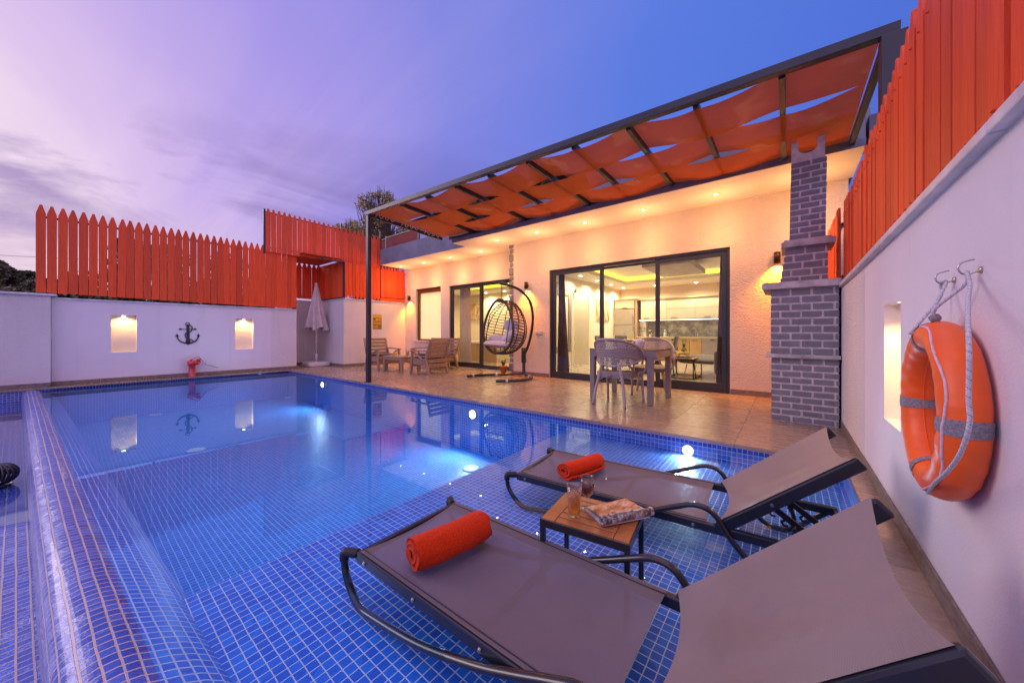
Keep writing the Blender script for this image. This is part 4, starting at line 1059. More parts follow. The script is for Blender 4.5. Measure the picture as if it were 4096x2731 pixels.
# ------------------------------------------------------------------ teak side table with drinks and magazine
tb = thing('side_table', 'small teak slat side table with black steel frame standing in the water', 'side table', (-.66,1.40,-.17), local=True)
W_, D_, ZT = .375, .292, .300
mb = MB()
for i in range(6):
    a_ = -D_/2+.006+i*(D_-.012)/6; mb.box((-W_/2+.066,a_+.003,ZT-.016),(W_/2-.066,a_+(D_-.012)/6-.003,ZT))
mb2=MB(); mb2.box((-W_/2+.05,-D_/2+.02,ZT-.024),(W_/2-.05,D_/2-.02,ZT-.0165)); mb2.build('slat_gap_shade', M['black'], tb)  # black sheet added so the gaps between slats look shaded dark
mb.box((-W_/2+.006,-D_/2+.006,ZT-.016),(-W_/2+.064,D_/2-.006,ZT+.0005)); mb.box((W_/2-.064,-D_/2+.006,ZT-.016),(W_/2-.006,D_/2-.006,ZT+.0005)); mb.build('slat_top', M['teak'], tb, bevel=.0015)
mb = MB()
mb.box((-W_/2,-D_/2,ZT-.034),(W_/2,-D_/2+.005,ZT-.002)); mb.box((-W_/2,D_/2-.005,ZT-.034),(W_/2,D_/2,ZT-.002)); mb.box((-W_/2,-D_/2+.0055,ZT-.034),(-W_/2+.005,D_/2-.0055,ZT-.002)); mb.box((W_/2-.005,-D_/2+.0055,ZT-.034),(W_/2,D_/2-.0055,ZT-.002)); mb.build('frame', M['blacktube'], tb, bevel=.0015)
for sx in (-1,1):
    for sy in (-1,1):
        mb = MB(); mb.box((sx*(W_/2-.011)-.0105,sy*(D_/2-.011)-.0105,0),(sx*(W_/2-.011)+.0105,sy*(D_/2-.011)+.0105,ZT-.003)); mb.build('leg', M['blacktube'], tb, bevel=.003)
tb.rotation_euler = (0,0,math.radians(7.5)); tb.location = (-.668,1.418,-.17)
TZ = .1305
def tumbler(c, r, h_, fill, mat, label, name='tumbler', cat='glass'):
    t_ = thing(name, label, cat, c)
    mb = MB(); x, y, z = c
    mb.lathe([(.0,z+.001),(r*.78,z+.001),(r*.80,z+.012),(r*.86,z+h_*.5),(r,z+h_),(r*.95,z+h_),(r*.81,z+h_*.5),(r*.74,z+.014),(0,z+.013)], (x,y,0), 10 if name == 'tumbler' else 16); mb.build('glass', M['clear'], t_)
    mb = MB(); mb.lathe([(0,z+.015),(r*.73,z+.015),(r*.80,z+h_*.5),(r*.83,z+fill),(0,z+fill)], (x,y,0), 16); mb.build('drink', mat, t_); return t_
tumbler((-.728,1.360,TZ), .034, .132, .098, M['amber'], 'faceted tumbler of amber iced tea on the teak table')
wg = thing('wine_glass', 'stemmed glass half full of dark red wine on the teak table', 'glass', (-.715,1.456,TZ)); x, y, z = -.715,1.456,TZ
mb = MB(); mb.lathe([(0,z+.001),(.029,z+.001),(.029,z+.003),(.010,z+.010),(.0055,z+.018),(.0048,z+.03),(.007,z+.045),(.016,z+.054),(.029,z+.070),(.035,z+.092),(.0345,z+.115),(.029,z+.143),(.0278,z+.143),(.0332,z+.115),(.0337,z+.092),(.028,z+.072),(.015,z+.057),(0,z+.052)], (x,y,0), 28); mb.build('glass', M['clear'], wg)
mb = MB(); mb.lathe([(0,z+.0535),(.0145,z+.0585),(.0272,z+.073),(.0328,z+.092),(.0330,z+.104),(0,z+.104)], (x,y,0), 28); mb.build('wine', M['wine'], wg)
mg = thing('magazine', 'folded magazine with rolled cover lying on the teak table', 'magazine', (-.58,1.50,TZ))
mb = MB()
Pm = [(-.715,1.432),(-.600,1.628),(-.500,1.590),(-.468,1.535),(-.592,1.350)]
for k in range(4):
    o_ = k*.003; mb.prism([(p[0]+o_,p[1]-o_*.5) for p in Pm], 'z', TZ+.001+k*.0022, TZ+.0026+k*.0022)
mb.build('page_stack', M['paper'], mg)
def pgf(u, v):
    a = V(Pm[0][0],Pm[0][1],0).lerp(V(Pm[1][0],Pm[1][1],0), v); b_ = V(Pm[4][0]+.01,Pm[4][1]+.01,0).lerp(V(Pm[3][0],Pm[3][1],0), v); p = a.lerp(b_, u)
    return (p.x, p.y, TZ+.0115+.010*math.sin(u*PI)*(1-.3*v)+.004*u)
mb = MB(); mb.grid(pgf, 14, 10); mb.build('open_page', M['mag'], mg)
ra, rb = V(-.600,1.352,TZ+.021), V(-.462,1.562,TZ+.021); ax = (rb-ra).normalized(); sd = ax.cross(V(0,0,1))
mb = MB(); pts = []
for k in range(64):
    a = k/63*2*PI*2.2; r = .0125+.0075*k/63; pts.append((r*math.cos(a), r*math.sin(a)))
for k in range(63):
    p, q = pts[k], pts[k+1]
    A_ = [ra+sd*p[0]+V(0,0,p[1]), ra+sd*q[0]+V(0,0,q[1]), rb+sd*q[0]*.85+V(0,0,q[1]*.85), rb+sd*p[0]*.85+V(0,0,p[1]*.85)]
    mb.quad(*A_, None, True)
mb.build('rolled_cover', M['magroll'], mg, solid=.0008)
mb = MB()
for f0, f1 in ((.16,.24),(.62,.74),(.94,1.0)):
    r0 = .0206*(1-.15*f0); r1 = .0206*(1-.15*f1)
    for k in range(10):
        a, b_ = PI*(-.2+k*.13), PI*(-.2+(k+1)*.13)
        mb.quad(ra.lerp(rb,f0)+sd*r0*math.cos(a)+V(0,0,r0*math.sin(a)), ra.lerp(rb,f0)+sd*r0*math.cos(b_)+V(0,0,r0*math.sin(b_)), ra.lerp(rb,f1)+sd*r1*math.cos(b_)+V(0,0,r1*math.sin(b_)), ra.lerp(rb,f1)+sd*r1*math.cos(a)+V(0,0,r1*math.sin(a)), None, True)
mb.build('white_bands', M['paper'], mg)
cen = ra.lerp(rb,.20)+sd*.0150+V(0,0,.0150)
zax = (sd+V(0,0,1)).normalized(); xax = (sd*.7071-V(0,0,.7071)); 
Mt = Matrix.Translation(cen+zax*.0002) @ Matrix(((-xax.x, ax.x, zax.x),(-xax.y, ax.y, zax.y),(-xax.z, ax.z, zax.z))).to_4x4()
text_mb('COUTURE', .009, Mt, 'lettering', M['black'], mg, .0002)
# ================================================================== LIFEBUOY on the right wall
XB, YB, ZB = .366, 1.655, .690; RH, RV, RT = .190, .222, .047
lb = thing('lifebuoy', 'orange cloth-covered lifebuoy with grey straps and white rope hanging on the garden wall', 'lifebuoy', (XB,YB,ZB))
def ringp(a, b, ex=0.0):
    """a around the ring, b around the tube (0 = outward)"""
    cy, cz = math.cos(a), math.sin(a); r = RT+ex
    wr = .0012*math.sin(a*23+b*2)*max(0,math.sin(a*2.0+.4))+.0014*noise.noise(V(cy*9,cz*9,b*.8))
    r += wr
    return (XB-math.sin(b)*r, YB+cy*(RH+math.cos(b)*r), ZB+cz*(RV+math.cos(b)*r))
mb = MB(); NA, NB = 160, 32
I = [[mb.vert(ringp(2*PI*i/NA, 2*PI*j/NB)) for j in range(NB)] for i in range(NA)]
for i in range(NA):
    for j in range(NB): mb.face([I[i][j], I[(i+1) % NA][j], I[(i+1) % NA][(j+1) % NB], I[i][(j+1) % NB]], None, True)
mb.build('ring', M['lifering'], lb)
for a0, wd in ((PI*1.02,.085),(PI*.02,.085),(PI*.42,.060),(PI*1.60,.060)):
    mb = MB()
    if a0 < 1: a0 = PI*-.015
    def sf(u, v): return ringp(a0-wd+2*wd*u, 2*PI*v, .0022)
    mb.grid(sf, 6, 40, True, None); mb.build('strap', M['strap'], lb)
# inner seam and piping
mb = MB(); mb.tube([ringp(2*PI*k/120, PI*.98, .0008) for k in range(120)], .0016, 6, closed=True); mb.build('seam', M['lifering'], lb)
mb = MB(); mb.tube([ringp(PI*.5+(PI*1.0)*k/60, PI*.30-.12*math.sin(k*.33), .001+.0015*noise.noise(V(k*.7,0,0))) for k in range(61)], [.0032+.0012*noise.noise(V(k*.9,3,0)) for k in range(61)], 7); mb.build('piping', M['piping'], lb)
def rope(pts, r, parent, name='rope', pitch=.019):
    P_ = spline(pts, 14); res = [P_[0]]; 
    # resample evenly
    step = .003; acc = 0
    for a, b_ in zip(P_, P_[1:]):
        L_ = (b_-a).length; d0 = step-acc
        while d0 <= L_: res.append(a.lerp(b_, d0/L_)); d0 += step
        acc = (acc+L_) % step
    mbw = MB(); mbb = MB(); n = len(res); pu = V(0.3,.1,1)
    for s_ in range(3):
        pts2 = []; blue = []; pu = V(.35,.15,1)
        for k in range(n):
            d = (res[min(k+1,n-1)]-res[max(k-1,0)]).normalized(); sd = d.cross(pu)
            if sd.length < 1e-3: sd = d.cross(V(1,0,0))
            sd.normalize(); u = sd.cross(d).normalized(); pu = u
            a = 2*PI*(k*step/pitch)+s_*2*PI/3
            pts2.append(res[k]+(sd*math.cos(a)+u*math.sin(a))*r*.5); blue.append(res[k]+(sd*math.cos(a)+u*math.sin(a))*r*.80)
        mbw.tube(pts2, r*.56, 7)
        if s_ == 0: mbb.tube(blue, r*.30, 5)
    o = mbw.build(name, M['rope'], parent); mbb.build('blue_yarn', M['ropeblue'], o)
    return o
WX = .417
hk = []
for (yy, zz, lab) in ((1.738,1.090,'steel wall hook nearer the brick barbecue, left of the two'),(1.546,1.094,'steel wall hook right of the other, carrying the long hanging rope')):
    t_ = thing('wall_hook', lab, 'hook', (WX,yy,zz), 'steel hooks holding the lifebuoy rope')
    mb = MB(); mb.tube([(WX,yy,zz),(WX-.005,yy,zz)], .0095, 14); mb.build('plate', M['steel'], t_)
    mb = MB(); mb.tube(spline([(WX,yy,zz),(WX-.012,yy,zz-.005),(WX-.024,yy,zz-.010),(WX-.036,yy,zz-.004),(WX-.041,yy,zz+.010),(WX-.035,yy,zz+.023),(WX-.02,yy,zz+.029),(WX-.012,yy,zz+.030)],6), .0024, 10); mb.build('hook_rod', M['steel'], t_)
h1 = V(WX-.022,1.738,1.083); h2 = V(WX-.022,1.546,1.087)
topk = V(XB-.012,1.640,ZB+RV+RT+.008)
rope([ringp(PI*.38,PI*.35,.006), h1+V(-.006,.022,-.05), h1+V(-.006,.008,-.004), h1+V(-.002,0,.004), h1+V(.002,-.004,-.004), topk+V(0,.012,.03), topk+V(0,.004,0)], .0045, lb)
rope([topk, topk+V(-.002,-.02,.03), h2+V(-.004,.012,-.03), h2+V(-.002,.002,.004), h2+V(-.004,-.006,-.004)]+[V(onx(*q)) for q in ((3880,1140,.385),(3872,1200,.36),(3872,1300,.318),(3876,1400,.303),(3876,1500,.301),(3875,1600,.301),(3880,1680,.303),(3864,1755,.303),(3832,1830,.305),(3785,1890,.310),(3738,1932,.320),(3712,1972,.336))], .0044, lb)
mb = MB(); mb.ico(topk, .013, 2, (1,.9,1.1), .3); mb.build('knot', M['strap'], lb)

# ================================================================== ANCHOR
an = thing('wall_anchor', 'flat dark brown metal anchor with twined rope on the white wall', 'anchor', (-10.09,1.565,.9))
def AP(x, y): return onx(680+x/5.805, 1270+y/5.805, -10.088)[1:]
mb = MB()
def plate(poly2, t0=-10.094, t1=-10.086): mb.prism([AP(*p) for p in poly2], 'x', t0, t1)
def strip(pts2, w2, t1=-10.086):
    P3 = [V(0,*AP(*p)) for p in pts2]; P3 = spline(P3, 6); n = len(P3); ww = [w2[0]+(w2[1]-w2[0])*k/(n-1) if isinstance(w2,tuple) else w2 for k in range(n)]
    for k in range(n-1):
        d = (P3[k+1]-P3[k]).normalized(); nn = V(0,-d.z,d.y); a, b_ = P3[k], P3[k+1]
        q = [(a+nn*ww[k]/2), (b_+nn*ww[k+1]/2), (b_-nn*ww[k+1]/2), (a-nn*ww[k]/2)]
        mb.prism([(p.y,p.z) for p in q], 'x', -10.094, t1)
plate([(382,185),(400,160),(440,160),(452,185),(458,470),(475,560),(425,640),(365,560),(385,470)])
strip([(165,440),(200,510),(270,565),(360,590),(425,600)], (.012,.040)); strip([(665,430),(640,490),(590,545),(500,585),(425,600)], (.012,.040))
plate([(165,372),(122,442),(210,442)], -10.094, -10.085); plate([(660,370),(620,436),(702,436)], -10.094, -10.085)
strip([(240,270),(585,270)], .012, -10.085)
for c in ((240,270),(582,270)): y_, z_ = AP(*c); mb.lathe([(0,0),(.026,0)], (0,0,0), 3) if False else mb.prism([(y_+.019*math.cos(2*PI*k/16)*1.3, z_+.019*math.sin(2*PI*k/16)) for k in range(16)], 'x', -10.094, -10.0845)
strip([(372+48*math.cos(a_)+40,155+40*math.sin(a_)) for a_ in [2*PI*k/12-.9 for k in range(13)]], .012, -10.0848)
strip([(440,170),(500,200),(515,255),(490,310),(440,345),(370,365),(350,405),(370,460),(430,490),(500,510),(545,555)], .016, -10.0835)
mb.build('anchor_plate', M['anchor'], an)

# ================================================================== RED PUMP with hose
pu = thing('shower_post', 'glossy red stub hydrant with a bent metal spout at the pool edge', 'water post', (-9.90,1.60,0))
x, y = -9.995, 1.60
k_ = .0
mb = MB(); c = (-10.0,1.62,0)
mb.lathe([(.078,.0005),(.078,.010),(.056,.012),(.055,.215),(.062,.232),(.078,.262),(.080,.335),(.072,.335),(.070,.27),(.0,.265)], c, 28); mb.build('body', M['red'], pu)
mb = MB(); mb.box((c[0]-.03,c[1]+.07,.30),(c[0]+.03,c[1]+.135,.375)); mb.prism([(c[1]+.05,.335),(c[1]+.05,.25),(c[1]+.125,.255),(c[1]+.08,.30)],'x',c[0]-.04,c[0]+.04); mb.build('bracket', M['red'], pu, bevel=.004)
mb = MB(); mb.tube(spline([(c[0],c[1]-.02,.355),(c[0]+.0,c[1]+.03,.385),(c[0],c[1]+.095,.415),(c[0],c[1]+.14,.375),(c[0],c[1]+.19,.30),(c[0],c[1]+.25,.235),(c[0]-.005,c[1]+.34,.195),(c[0]-.01,c[1]+.44,.16)],6), .008, 10); mb.build('spout', M['steel'], pu)
mb = MB(); mb.tube([(c[0],c[1]-.035,.345),(c[0],c[1]+.01,.375)], .013, 10); mb.build('spout_joint', M['red'], pu)

# ================================================================== PARASOL
cx, cy = -10.56, 4.36
pa = thing('closed_parasol', 'closed off-white parasol standing in the shaded wall alcove', 'parasol', (cx,cy,0))
mb = MB(); mb.tube([(cx,cy,.12),(cx,cy,2.25)], .024, 14); mb.build('pole', M['white_plastic'], pa)
mb = MB(); mb.ico((cx,cy,2.325), .045, 2, (1,1,.95)); mb.tube([(cx,cy,2.25),(cx,cy,2.29)], .03, 10); mb.build('finial', M['white_plastic'], pa)
def cnp(u, v):
    a = 2*PI*u; z_ = 2.27-(2.27-1.06)*v
    r = .035+.19*v**.85
    if v > .32: r *= 1+.22*(v-.32)
    f_ = math.sin(a*8+.8*math.sin(3*v))*(.18+.25*v)
    r *= 1+f_*.62
    zz = z_+(.045*math.sin(a*5+1)*(v > .97))
    return (cx+math.cos(a)*r+.01*math.sin(v*6), cy+math.sin(a)*r, zz)
mb = MB(); mb.grid(cnp, 112, 24, True, closeu=True); mb.build('canopy', M['parasol'], pa)
def cap(u, v):
    a = 2*PI*u; r = .04+.085*v+.012*math.sin(a*8)*v+.012*math.sin(a*3)*v
    return (cx+math.cos(a)*r, cy+math.sin(a)*r, 2.275-.46*v-.03*math.sin(a*8+1)*(v > .9))
mb = MB(); mb.grid(cap, 64, 12, True, closeu=True); mb.build('canopy_vent', M['parasol'], pa)
mb = MB()
def rsq(R, z_, n=40, k=4): return [(R*(abs(math.cos(2*PI*i/n))**(2/k))*(1 if math.cos(2*PI*i/n) >= 0 else -1), R*(abs(math.sin(2*PI*i/n))**(2/k))*(1 if math.sin(2*PI*i/n) >= 0 else -1), z_) for i in range(n)]
rings = [rsq(.30,.001),rsq(.315,.02),rsq(.315,.085),rsq(.295,.115),rsq(.10,.135)]
ids = [[mb.vert((cx+p[0],cy+p[1],p[2])) for p in r_] for r_ in rings]
for k in range(4):
    for i in range(40): mb.face([ids[k][i],ids[k][(i+1)%40],ids[k+1][(i+1)%40],ids[k+1][i]])
mb.face(ids[-1]); mb.face(ids[0][::-1]); mb.build('base', M['white_plastic'], pa, bevel=.006)
mb = MB(); mb.tube([(cx,cy,.13),(cx,cy,.36)], .031, 14); mb.tube([(cx,cy,1.02),(cx,cy,1.10)], .034, 12); mb.build('clamp', M['white_plastic'], pa)

# ================================================================== SIGN, SWITCHES
sg = thing('pool_rules_sign', 'yellow and black pool rules sign with nine pictogram squares', 'sign', (-9.595,5.67,1.27))
y0, y1, z0, z1 = 5.535, 5.815, 1.048, 1.482
mb = MB(); mb.box((-9.599,y0,z0),(-9.595,y1,z1)); mb.build('plate', M['sign_k'], sg)
mb = MB(); mb.box((-9.5948,y0+.004,1.392),(-9.594,y1-.004,z1-.004)); 
cw = (y1-y0-.02)/3; chh = .111
cells = []
for r in range(3):
    for c_ in range(3):
        ya = y0+.008+c_*(cw+.001); zt_ = 1.376-r*chh
        if (r, c_) == (2,2):
            for k in range(7): mb.box((-9.5948,ya+.012,zt_-.012-k*.013),(-9.594,ya+cw-.014,zt_-.007-k*.013))
            continue
        mb.box((-9.5948,ya+.003,zt_-.082),(-9.594,ya+cw-.006,zt_)); cells.append((r,c_,ya+cw/2-.0015,zt_-.041))
        mb.box((-9.5948,ya+.012,zt_-.098),(-9.594,ya+cw-.014,zt_-.093))
mb.build('yellow_panels', M['sign_y'], sg)
mb = MB()
for r, c_, yc, zc_ in cells:
    if (r, c_) == (0,0): mb.box((-9.5935,yc-.03,zc_-.015),(-9.593,yc+.03,zc_+.03)); continue
    if (r, c_) != (0,1): mb.tube([(-9.5932,yc+.028*math.cos(2*PI*k/18),zc_+.028*math.sin(2*PI*k/18)) for k in range(18)], .0032, 4, closed=True)
    if (r, c_) not in ((0,1),): mb.bar((-9.5932,yc-.019,zc_+.019),(-9.5932,yc+.019,zc_-.019),.004,.003,up=(1,0,0))
    mb.lathe([(0,0),(0,0)],(0,0,0),3) if False else None
    mb.prism([(yc-.011,zc_-.02),(yc+.012,zc_-.02),(yc+.006,zc_+.004),(yc-.004,zc_+.006)], 'x', -9.5938, -9.5932)
    mb.prism([(yc+.006*math.cos(2*PI*k/10),zc_+.013+.006*math.sin(2*PI*k/10)) for k in range(10)], 'x', -9.5938, -9.5932)
mb.build('pictograms', M['sign_k'], sg)
RX = Matrix(((0,0,1),(1,0,0),(0,1,0))).to_4x4()   # text facing +x
text_mb('HAVUZ KURALLARI', .028, Matrix.Translation((-9.5938,5.675,1.452)) @ RX, 'lettering', M['sign_k'], sg)
text_mb('POOL RULES', .028, Matrix.Translation((-9.5938,5.675,1.415)) @ RX, 'lettering', M['sign_k'], sg)
sw = thing('socket_plate', 'triple white switch and socket plate left of the big sliding door', 'socket', (-4.19,6.24,.95))
mb = MB(); mb.box((-4.275,6.237,.91),(-4.105,6.2448,.985)); mb.build('plate', M['white_plastic'], sw, bevel=.003)
for k in range(3): mb = MB(); mb.box((-4.268+k*.054,6.228,.916),(-4.220+k*.054,6.2368,.979)); mb.build('switch', M['white_plastic'], sw, bevel=.002)
sw = thing('socket_plate', 'small white socket plate low beside the brick barbecue', 'socket', (-.16,6.24,.5))
mb = MB(); mb.box((-.20,6.236,.46),(-.12,6.2448,.54)); mb.build('plate', M['white_plastic'], sw, bevel=.003)

# ================================================================== EGG CHAIR
eg = thing('egg_chair_stand', 'curved dark steel C stand carrying the hanging egg chair', 'chair stand', (-4.5,5.8,0))
mb = MB(); mb.tube(spline([(-5.22,5.12,.035),(-5.15,5.36,.035),(-4.92,5.72,.035),(-4.68,5.98,.04),(-4.50,6.07,.06),(-4.46,6.05,.16),(-4.455,6.03,.55)],8), .028, 12); mb.build('base_tube', M['blacktube'], eg)
mb = MB(); mb.tube(spline([(-4.28,4.93,.035),(-4.08,5.12,.035),(-3.95,5.42,.035),(-4.02,5.72,.035),(-4.20,5.90,.035),(-4.36,5.97,.06),(-4.40,5.99,.16),(-4.405,6.0,.55)],8), .028, 12); mb.build('base_tube', M['blacktube'], eg)
HKp = V(-4.53,5.40,1.915)
mb = MB(); mb.tube(spline([HKp+V(-.03,-.01,.02),(-4.43,5.47,1.90),(-4.25,5.64,1.80),(-4.12,5.78,1.60),(-4.10,5.88,1.30),(-4.18,5.95,.95),(-4.32,6.0,.62),(-4.425,6.02,.45),(-4.43,6.02,.25)],10), .028, 12); mb.build('arch', M['blacktube'], eg)
mb = MB(); mb.tube([(-4.43,6.02,.30),(-4.43,6.02,.62)], .045, 10, flat=1.5); mb.build('sleeve', M['blacktube'], eg)
for p, d in (((-5.19,5.25,.02),(1,2,0)),((-4.93,5.70,.02),(1,1.2,0)),((-4.12,5.06,.02),(1,1,0)),((-4.16,5.86,.02),(1,-1,0))):
    mb = MB(); p = V(p); d = V(d).normalized(); mb.tube([p-d*.02+V(0,0,.015),p+d*.02+V(0,0,.015)], .036, 12); mb.box((p.x-.02,p.y-.02,.0005),(p.x+.02,p.y+.02,.01)); mb.build('foot_clip', M['white_plastic'], eg)
ec = V(-4.53,5.40,1.055)
hc = thing('hanging_egg_chair', 'brown wicker egg basket hanging on a chain with cream cushions inside', 'hanging chair', ec)
mb = MB()
for k in range(7):
    zc0 = 1.90-k*.045; dr_ = (.012,0) if k % 2 else (0,.012)
    mb.tube([(HKp.x+dr_[0]*math.cos(2*PI*j/10), HKp.y+dr_[1]*math.cos(2*PI*j/10), zc0+.028*math.sin(2*PI*j/10)) for j in range(10)], .0035, 5, closed=True)
mb.build('chain', M['blacktube'], hc)
# opening faces the viewer's left-front; nrm is the opening normal
nrm = V(-.12,-1,.10).normalized(); nrm = V(-.10,-.99,.16).normalized(); sdv = nrm.cross(V(0,0,1)).normalized(); upv = sdv.cross(nrm).normalized()
tilt = .20
def rimp(a):
    # rim loop in the opening plane (egg outline, leaning)
    x_ = .415*math.sin(a)*(1-.22*math.cos(a)); z_ = .545*math.cos(a)
    x_ += tilt*z_*.45
    return ec+sdv*x_*-1+upv*z_+nrm*.10
def shell(a, b_):
    """a around the rim, b 0..1 from the rim to the back"""
    r_ = rimp(a)-(ec+nrm*.10); f_ = math.cos(b_*PI/2)
    f2 = f_**.62
    return ec+nrm*.10+V(r_)*f2-nrm*(.62*math.sin(b_*PI/2)**.9)*(1-.25*max(0,math.cos(a)))
sdv = -sdv if (sdv.x < 0) else sdv
mb = MB()
mb.tube([rimp(2*PI*k/72) for k in range(72)], [.024+.003*(k % 2) for k in range(72)], 10, closed=True); mb.build('rim', M['wicker_black'], hc)
# horizontal strands follow height levels, vertical ribs are meridians from the top pole
def eggs(th, ph):
    """egg body: th 0 (top) .. pi (bottom), ph azimuth with 0 pointing at nrm"""
    z_ = .545*math.cos(th); r_ = .445*math.sin(th)*(1-.20*math.cos(th))
    x_ = math.sin(ph)*r_+tilt*z_*.35; d_ = math.cos(ph)*r_*.98
    return ec+sdv*x_+upv*z_+nrm*(d_-.10)
def inside(p): return (p-ec).dot(nrm) < .105
mb = MB()
for i in range(11):
    ph = .62*PI/2+ (2*PI-.62*PI)*i/10
    pts = [eggs(.06+(PI-.12)*k/40, ph) for k in range(41)]; pts = [p for p in pts if inside(p)]
    if len(pts) > 3: mb.tube(pts, .009, 6); mb.tube([p+nrm*.004*(1 if k % 2 else -1)+sdv*.003 for k, p in enumerate(pts)], .006, 5)
mb.build('wicker_ribs', M['wicker_black'], hc)
mb = MB()
for i in range(25):
    th = .30+(PI-.48)*i/24
    pts = [eggs(th+.006*math.sin(k*1.7), .30+(2*PI-.60)*k/44) for k in range(45)]; pts = [p for p in pts if inside(p)]
    if len(pts) > 3: mb.tube(pts, .0078, 5)
mb.build('wicker_strands', M['wicker_black'], hc)
mb = MB(); mb.tube([ec+sdv*(.13*math.cos(2*PI*k/20)+tilt*.5*.4)+nrm*(.12*math.sin(2*PI*k/20)-.02)+V(0,0,.515-.02*math.sin(2*PI*k/20)) for k in range(20)], .015, 6, closed=True); mb.build('crown', M['wicker_black'], hc)
def cushion(name, c, rx, ry, rz, rot, mat, parent, seed=0, pw=.45):
    mb = MB(); R = Matrix.Rotation(rot[2],3,'Z') @ Matrix.Rotation(rot[1],3,'Y') @ Matrix.Rotation(rot[0],3,'X'); c = V(c)
    def f(u, v):
        a = 2*PI*u; b_ = PI*(v-.5); cb = max(0,math.cos(b_))**pw; sb = math.sin(b_)
        ca = abs(math.cos(a))**pw*(1 if math.cos(a) >= 0 else -1); sa = abs(math.sin(a))**pw*(1 if math.sin(a) >= 0 else -1)
        p = V(rx*ca*cb, ry*sa*cb, rz*sb*(1-.5*max(abs(ca),abs(sa))**6*cb)); p *= 1+.06*noise.noise(p*9+V(seed,0,0)); return c+R@p
    mb.grid(f, 36, 18, True, closeu=True); return mb.build(name, mat, parent)
cs = thing('seat_cushion_set', 'cream cushions lying inside the hanging egg chair', 'cushions', ec+V(0,0,-.3))
cushion('seat_cushion', ec+V(-.02,.02,-.345), .36,.30,.075, (0,.05,0), M['white_fabric'], cs, 1, .7)
cushion('side_cushion', ec+V(-.17,.10,-.24), .22,.10,.09, (.3,.1,.2), M['white_fabric'], cs, 2, .6)
cushion('back_cushion', ec+V(.17,.16,-.20), .20,.24,.15, (0,-.5,.3), M['white_fabric'], cs, 3, .5)
cushion('throw_pillow', ec+V(.20,.08,.02), .17,.055,.15, (.2,.2,.35), M['white_fabric'], cs, 4, .5)

# ================================================================== GARDEN ARMCHAIRS + TABLE
def armchair(label, loc, rz, Wc=.60, D=.56, group='slatted garden chairs around the coffee table', n='garden_armchair', cat='armchair', two=False):
    """faces +x locally: front legs at x=D, back at x=0; y from -W/2..W/2"""
    t_ = thing(n, label, cat, (0,0,0), group, local=True); G = M['grey_plastic']; h_ = Wc/2
    for sy in (-1,1):
        mb = MB(); mb.bar((D+.02,sy*(h_-.025),0),(D-.035,sy*(h_-.025),.505),.045,.055, up=(1,0,0)); mb.build('leg', G, t_, bevel=.006)
        mb = MB(); mb.bar((-.05,sy*(h_-.025),0),(.045,sy*(h_-.025),.36),.045,.06, up=(1,0,0)); mb.bar((.045,sy*(h_-.025),.34),(-.02,sy*(h_-.025),.50),.045,.07, up=(1,0,0)); mb.bar((-.005,sy*(h_-.025),.46),(-.115,sy*(h_-.025),.80),.045,.045, up=(1,0,0)); mb.build('leg', G, t_, bevel=.006)
        mb = MB(); mb.bar((D+.03,sy*(h_-.02),.515),(.0,sy*(h_-.02),.535),.062,.028); mb.tube(spline([(D-.05,sy*(h_-.025),.49),(D-.16,sy*(h_-.025),.46),(D-.30,sy*(h_-.025),.37),(.09,sy*(h_-.025),.31)],5), .02, 4); mb.build('armrest', G, t_, bevel=.005)
        mb = MB(); mb.box((.0,sy*(h_-.045)-.008,.205),(D-.02,sy*(h_-.045)+.008,.335)); mb.build('side_panel', G, t_, bevel=.004)
    mb = MB()
    for k in range(5):
        z_ = .375+k*.088; x_ = .02-.325*(z_-.40); mb.box((x_-.014,-h_+.05,z_),(x_+.008,h_-.05,z_+.072))
    mb.build('back_slats', G, t_, bevel=.004)
    mb = MB(); mb.box((-.02,-h_+.05,.325),(D-.03,h_-.05,.345)); mb.box((D-.045,-h_+.05,.16),(D-.02,h_-.05,.25)); mb.box((D-.045,-h_+.05,.262),(D-.02,h_-.05,.335)); mb.box((-.02,-h_+.05,.16),(.005,h_-.05,.24)); mb.box((-.03,-h_+.05,.262),(-.005,h_-.05,.32)); mb.build('seat_frame', G, t_, bevel=.004)
    cushion('seat_cushion', (D/2+.0,0,.375), D/2-.02, h_-.055, .035, (0,0,0), M['cushion_grey'], t_, 5, .3)
    t_.location = loc; t_.rotation_euler = (0,0,rz); return t_
armchair('slatted garden armchair behind the pergola post, facing the low table', (-8.62,5.10,0), 0, .66)
armchair('slatted garden armchair seen from behind, nearest the egg chair', (-6.27,5.18,0), PI*1.005, .60)
armchair('two-seat slatted garden bench under the bedroom window', (-7.40,6.30,0), -PI/2+.0, 1.16, .60, n='garden_bench', cat='bench')
tt = thing('coffee_table', 'low taupe plastic table with drinks between the garden chairs', 'table', (-7.5,5.1,0))
mb = MB(); mb.box((-7.90,4.82,.335),(-7.11,5.37,.372)); mb.build('top', M['grey_plastic'], tt, bevel=.015)
for x_ in (-7.865,-7.145):
    for y_ in (4.855,5.335):
        mb = MB(); mb.bar((x_,y_,0),(x_*1+.0,y_,.336),.065,.065, w2=.06, h2=.08); mb.build('leg', M['grey_plastic'], tt, bevel=.008)
mb = MB(); mb.box((-7.86,4.83,.285),(-7.15,4.85,.336)); mb.box((-7.86,5.34,.285),(-7.15,5.36,.336)); mb.box((-7.885,4.86,.285),(-7.865,5.33,.336)); mb.box((-7.145,4.86,.285),(-7.125,5.33,.336)); mb.build('apron', M['grey_plastic'], tt, bevel=.004)
tumbler((-7.42,5.20,.3725), .042, .150, .118, M['juice'], 'left glass of orange juice on the low table', 'juice_glass')
tumbler((-7.10-.10,5.05,.3725), .042, .150, .118, M['juice'], 'right glass of orange juice on the low table, nearer the armchair back', 'juice_glass')
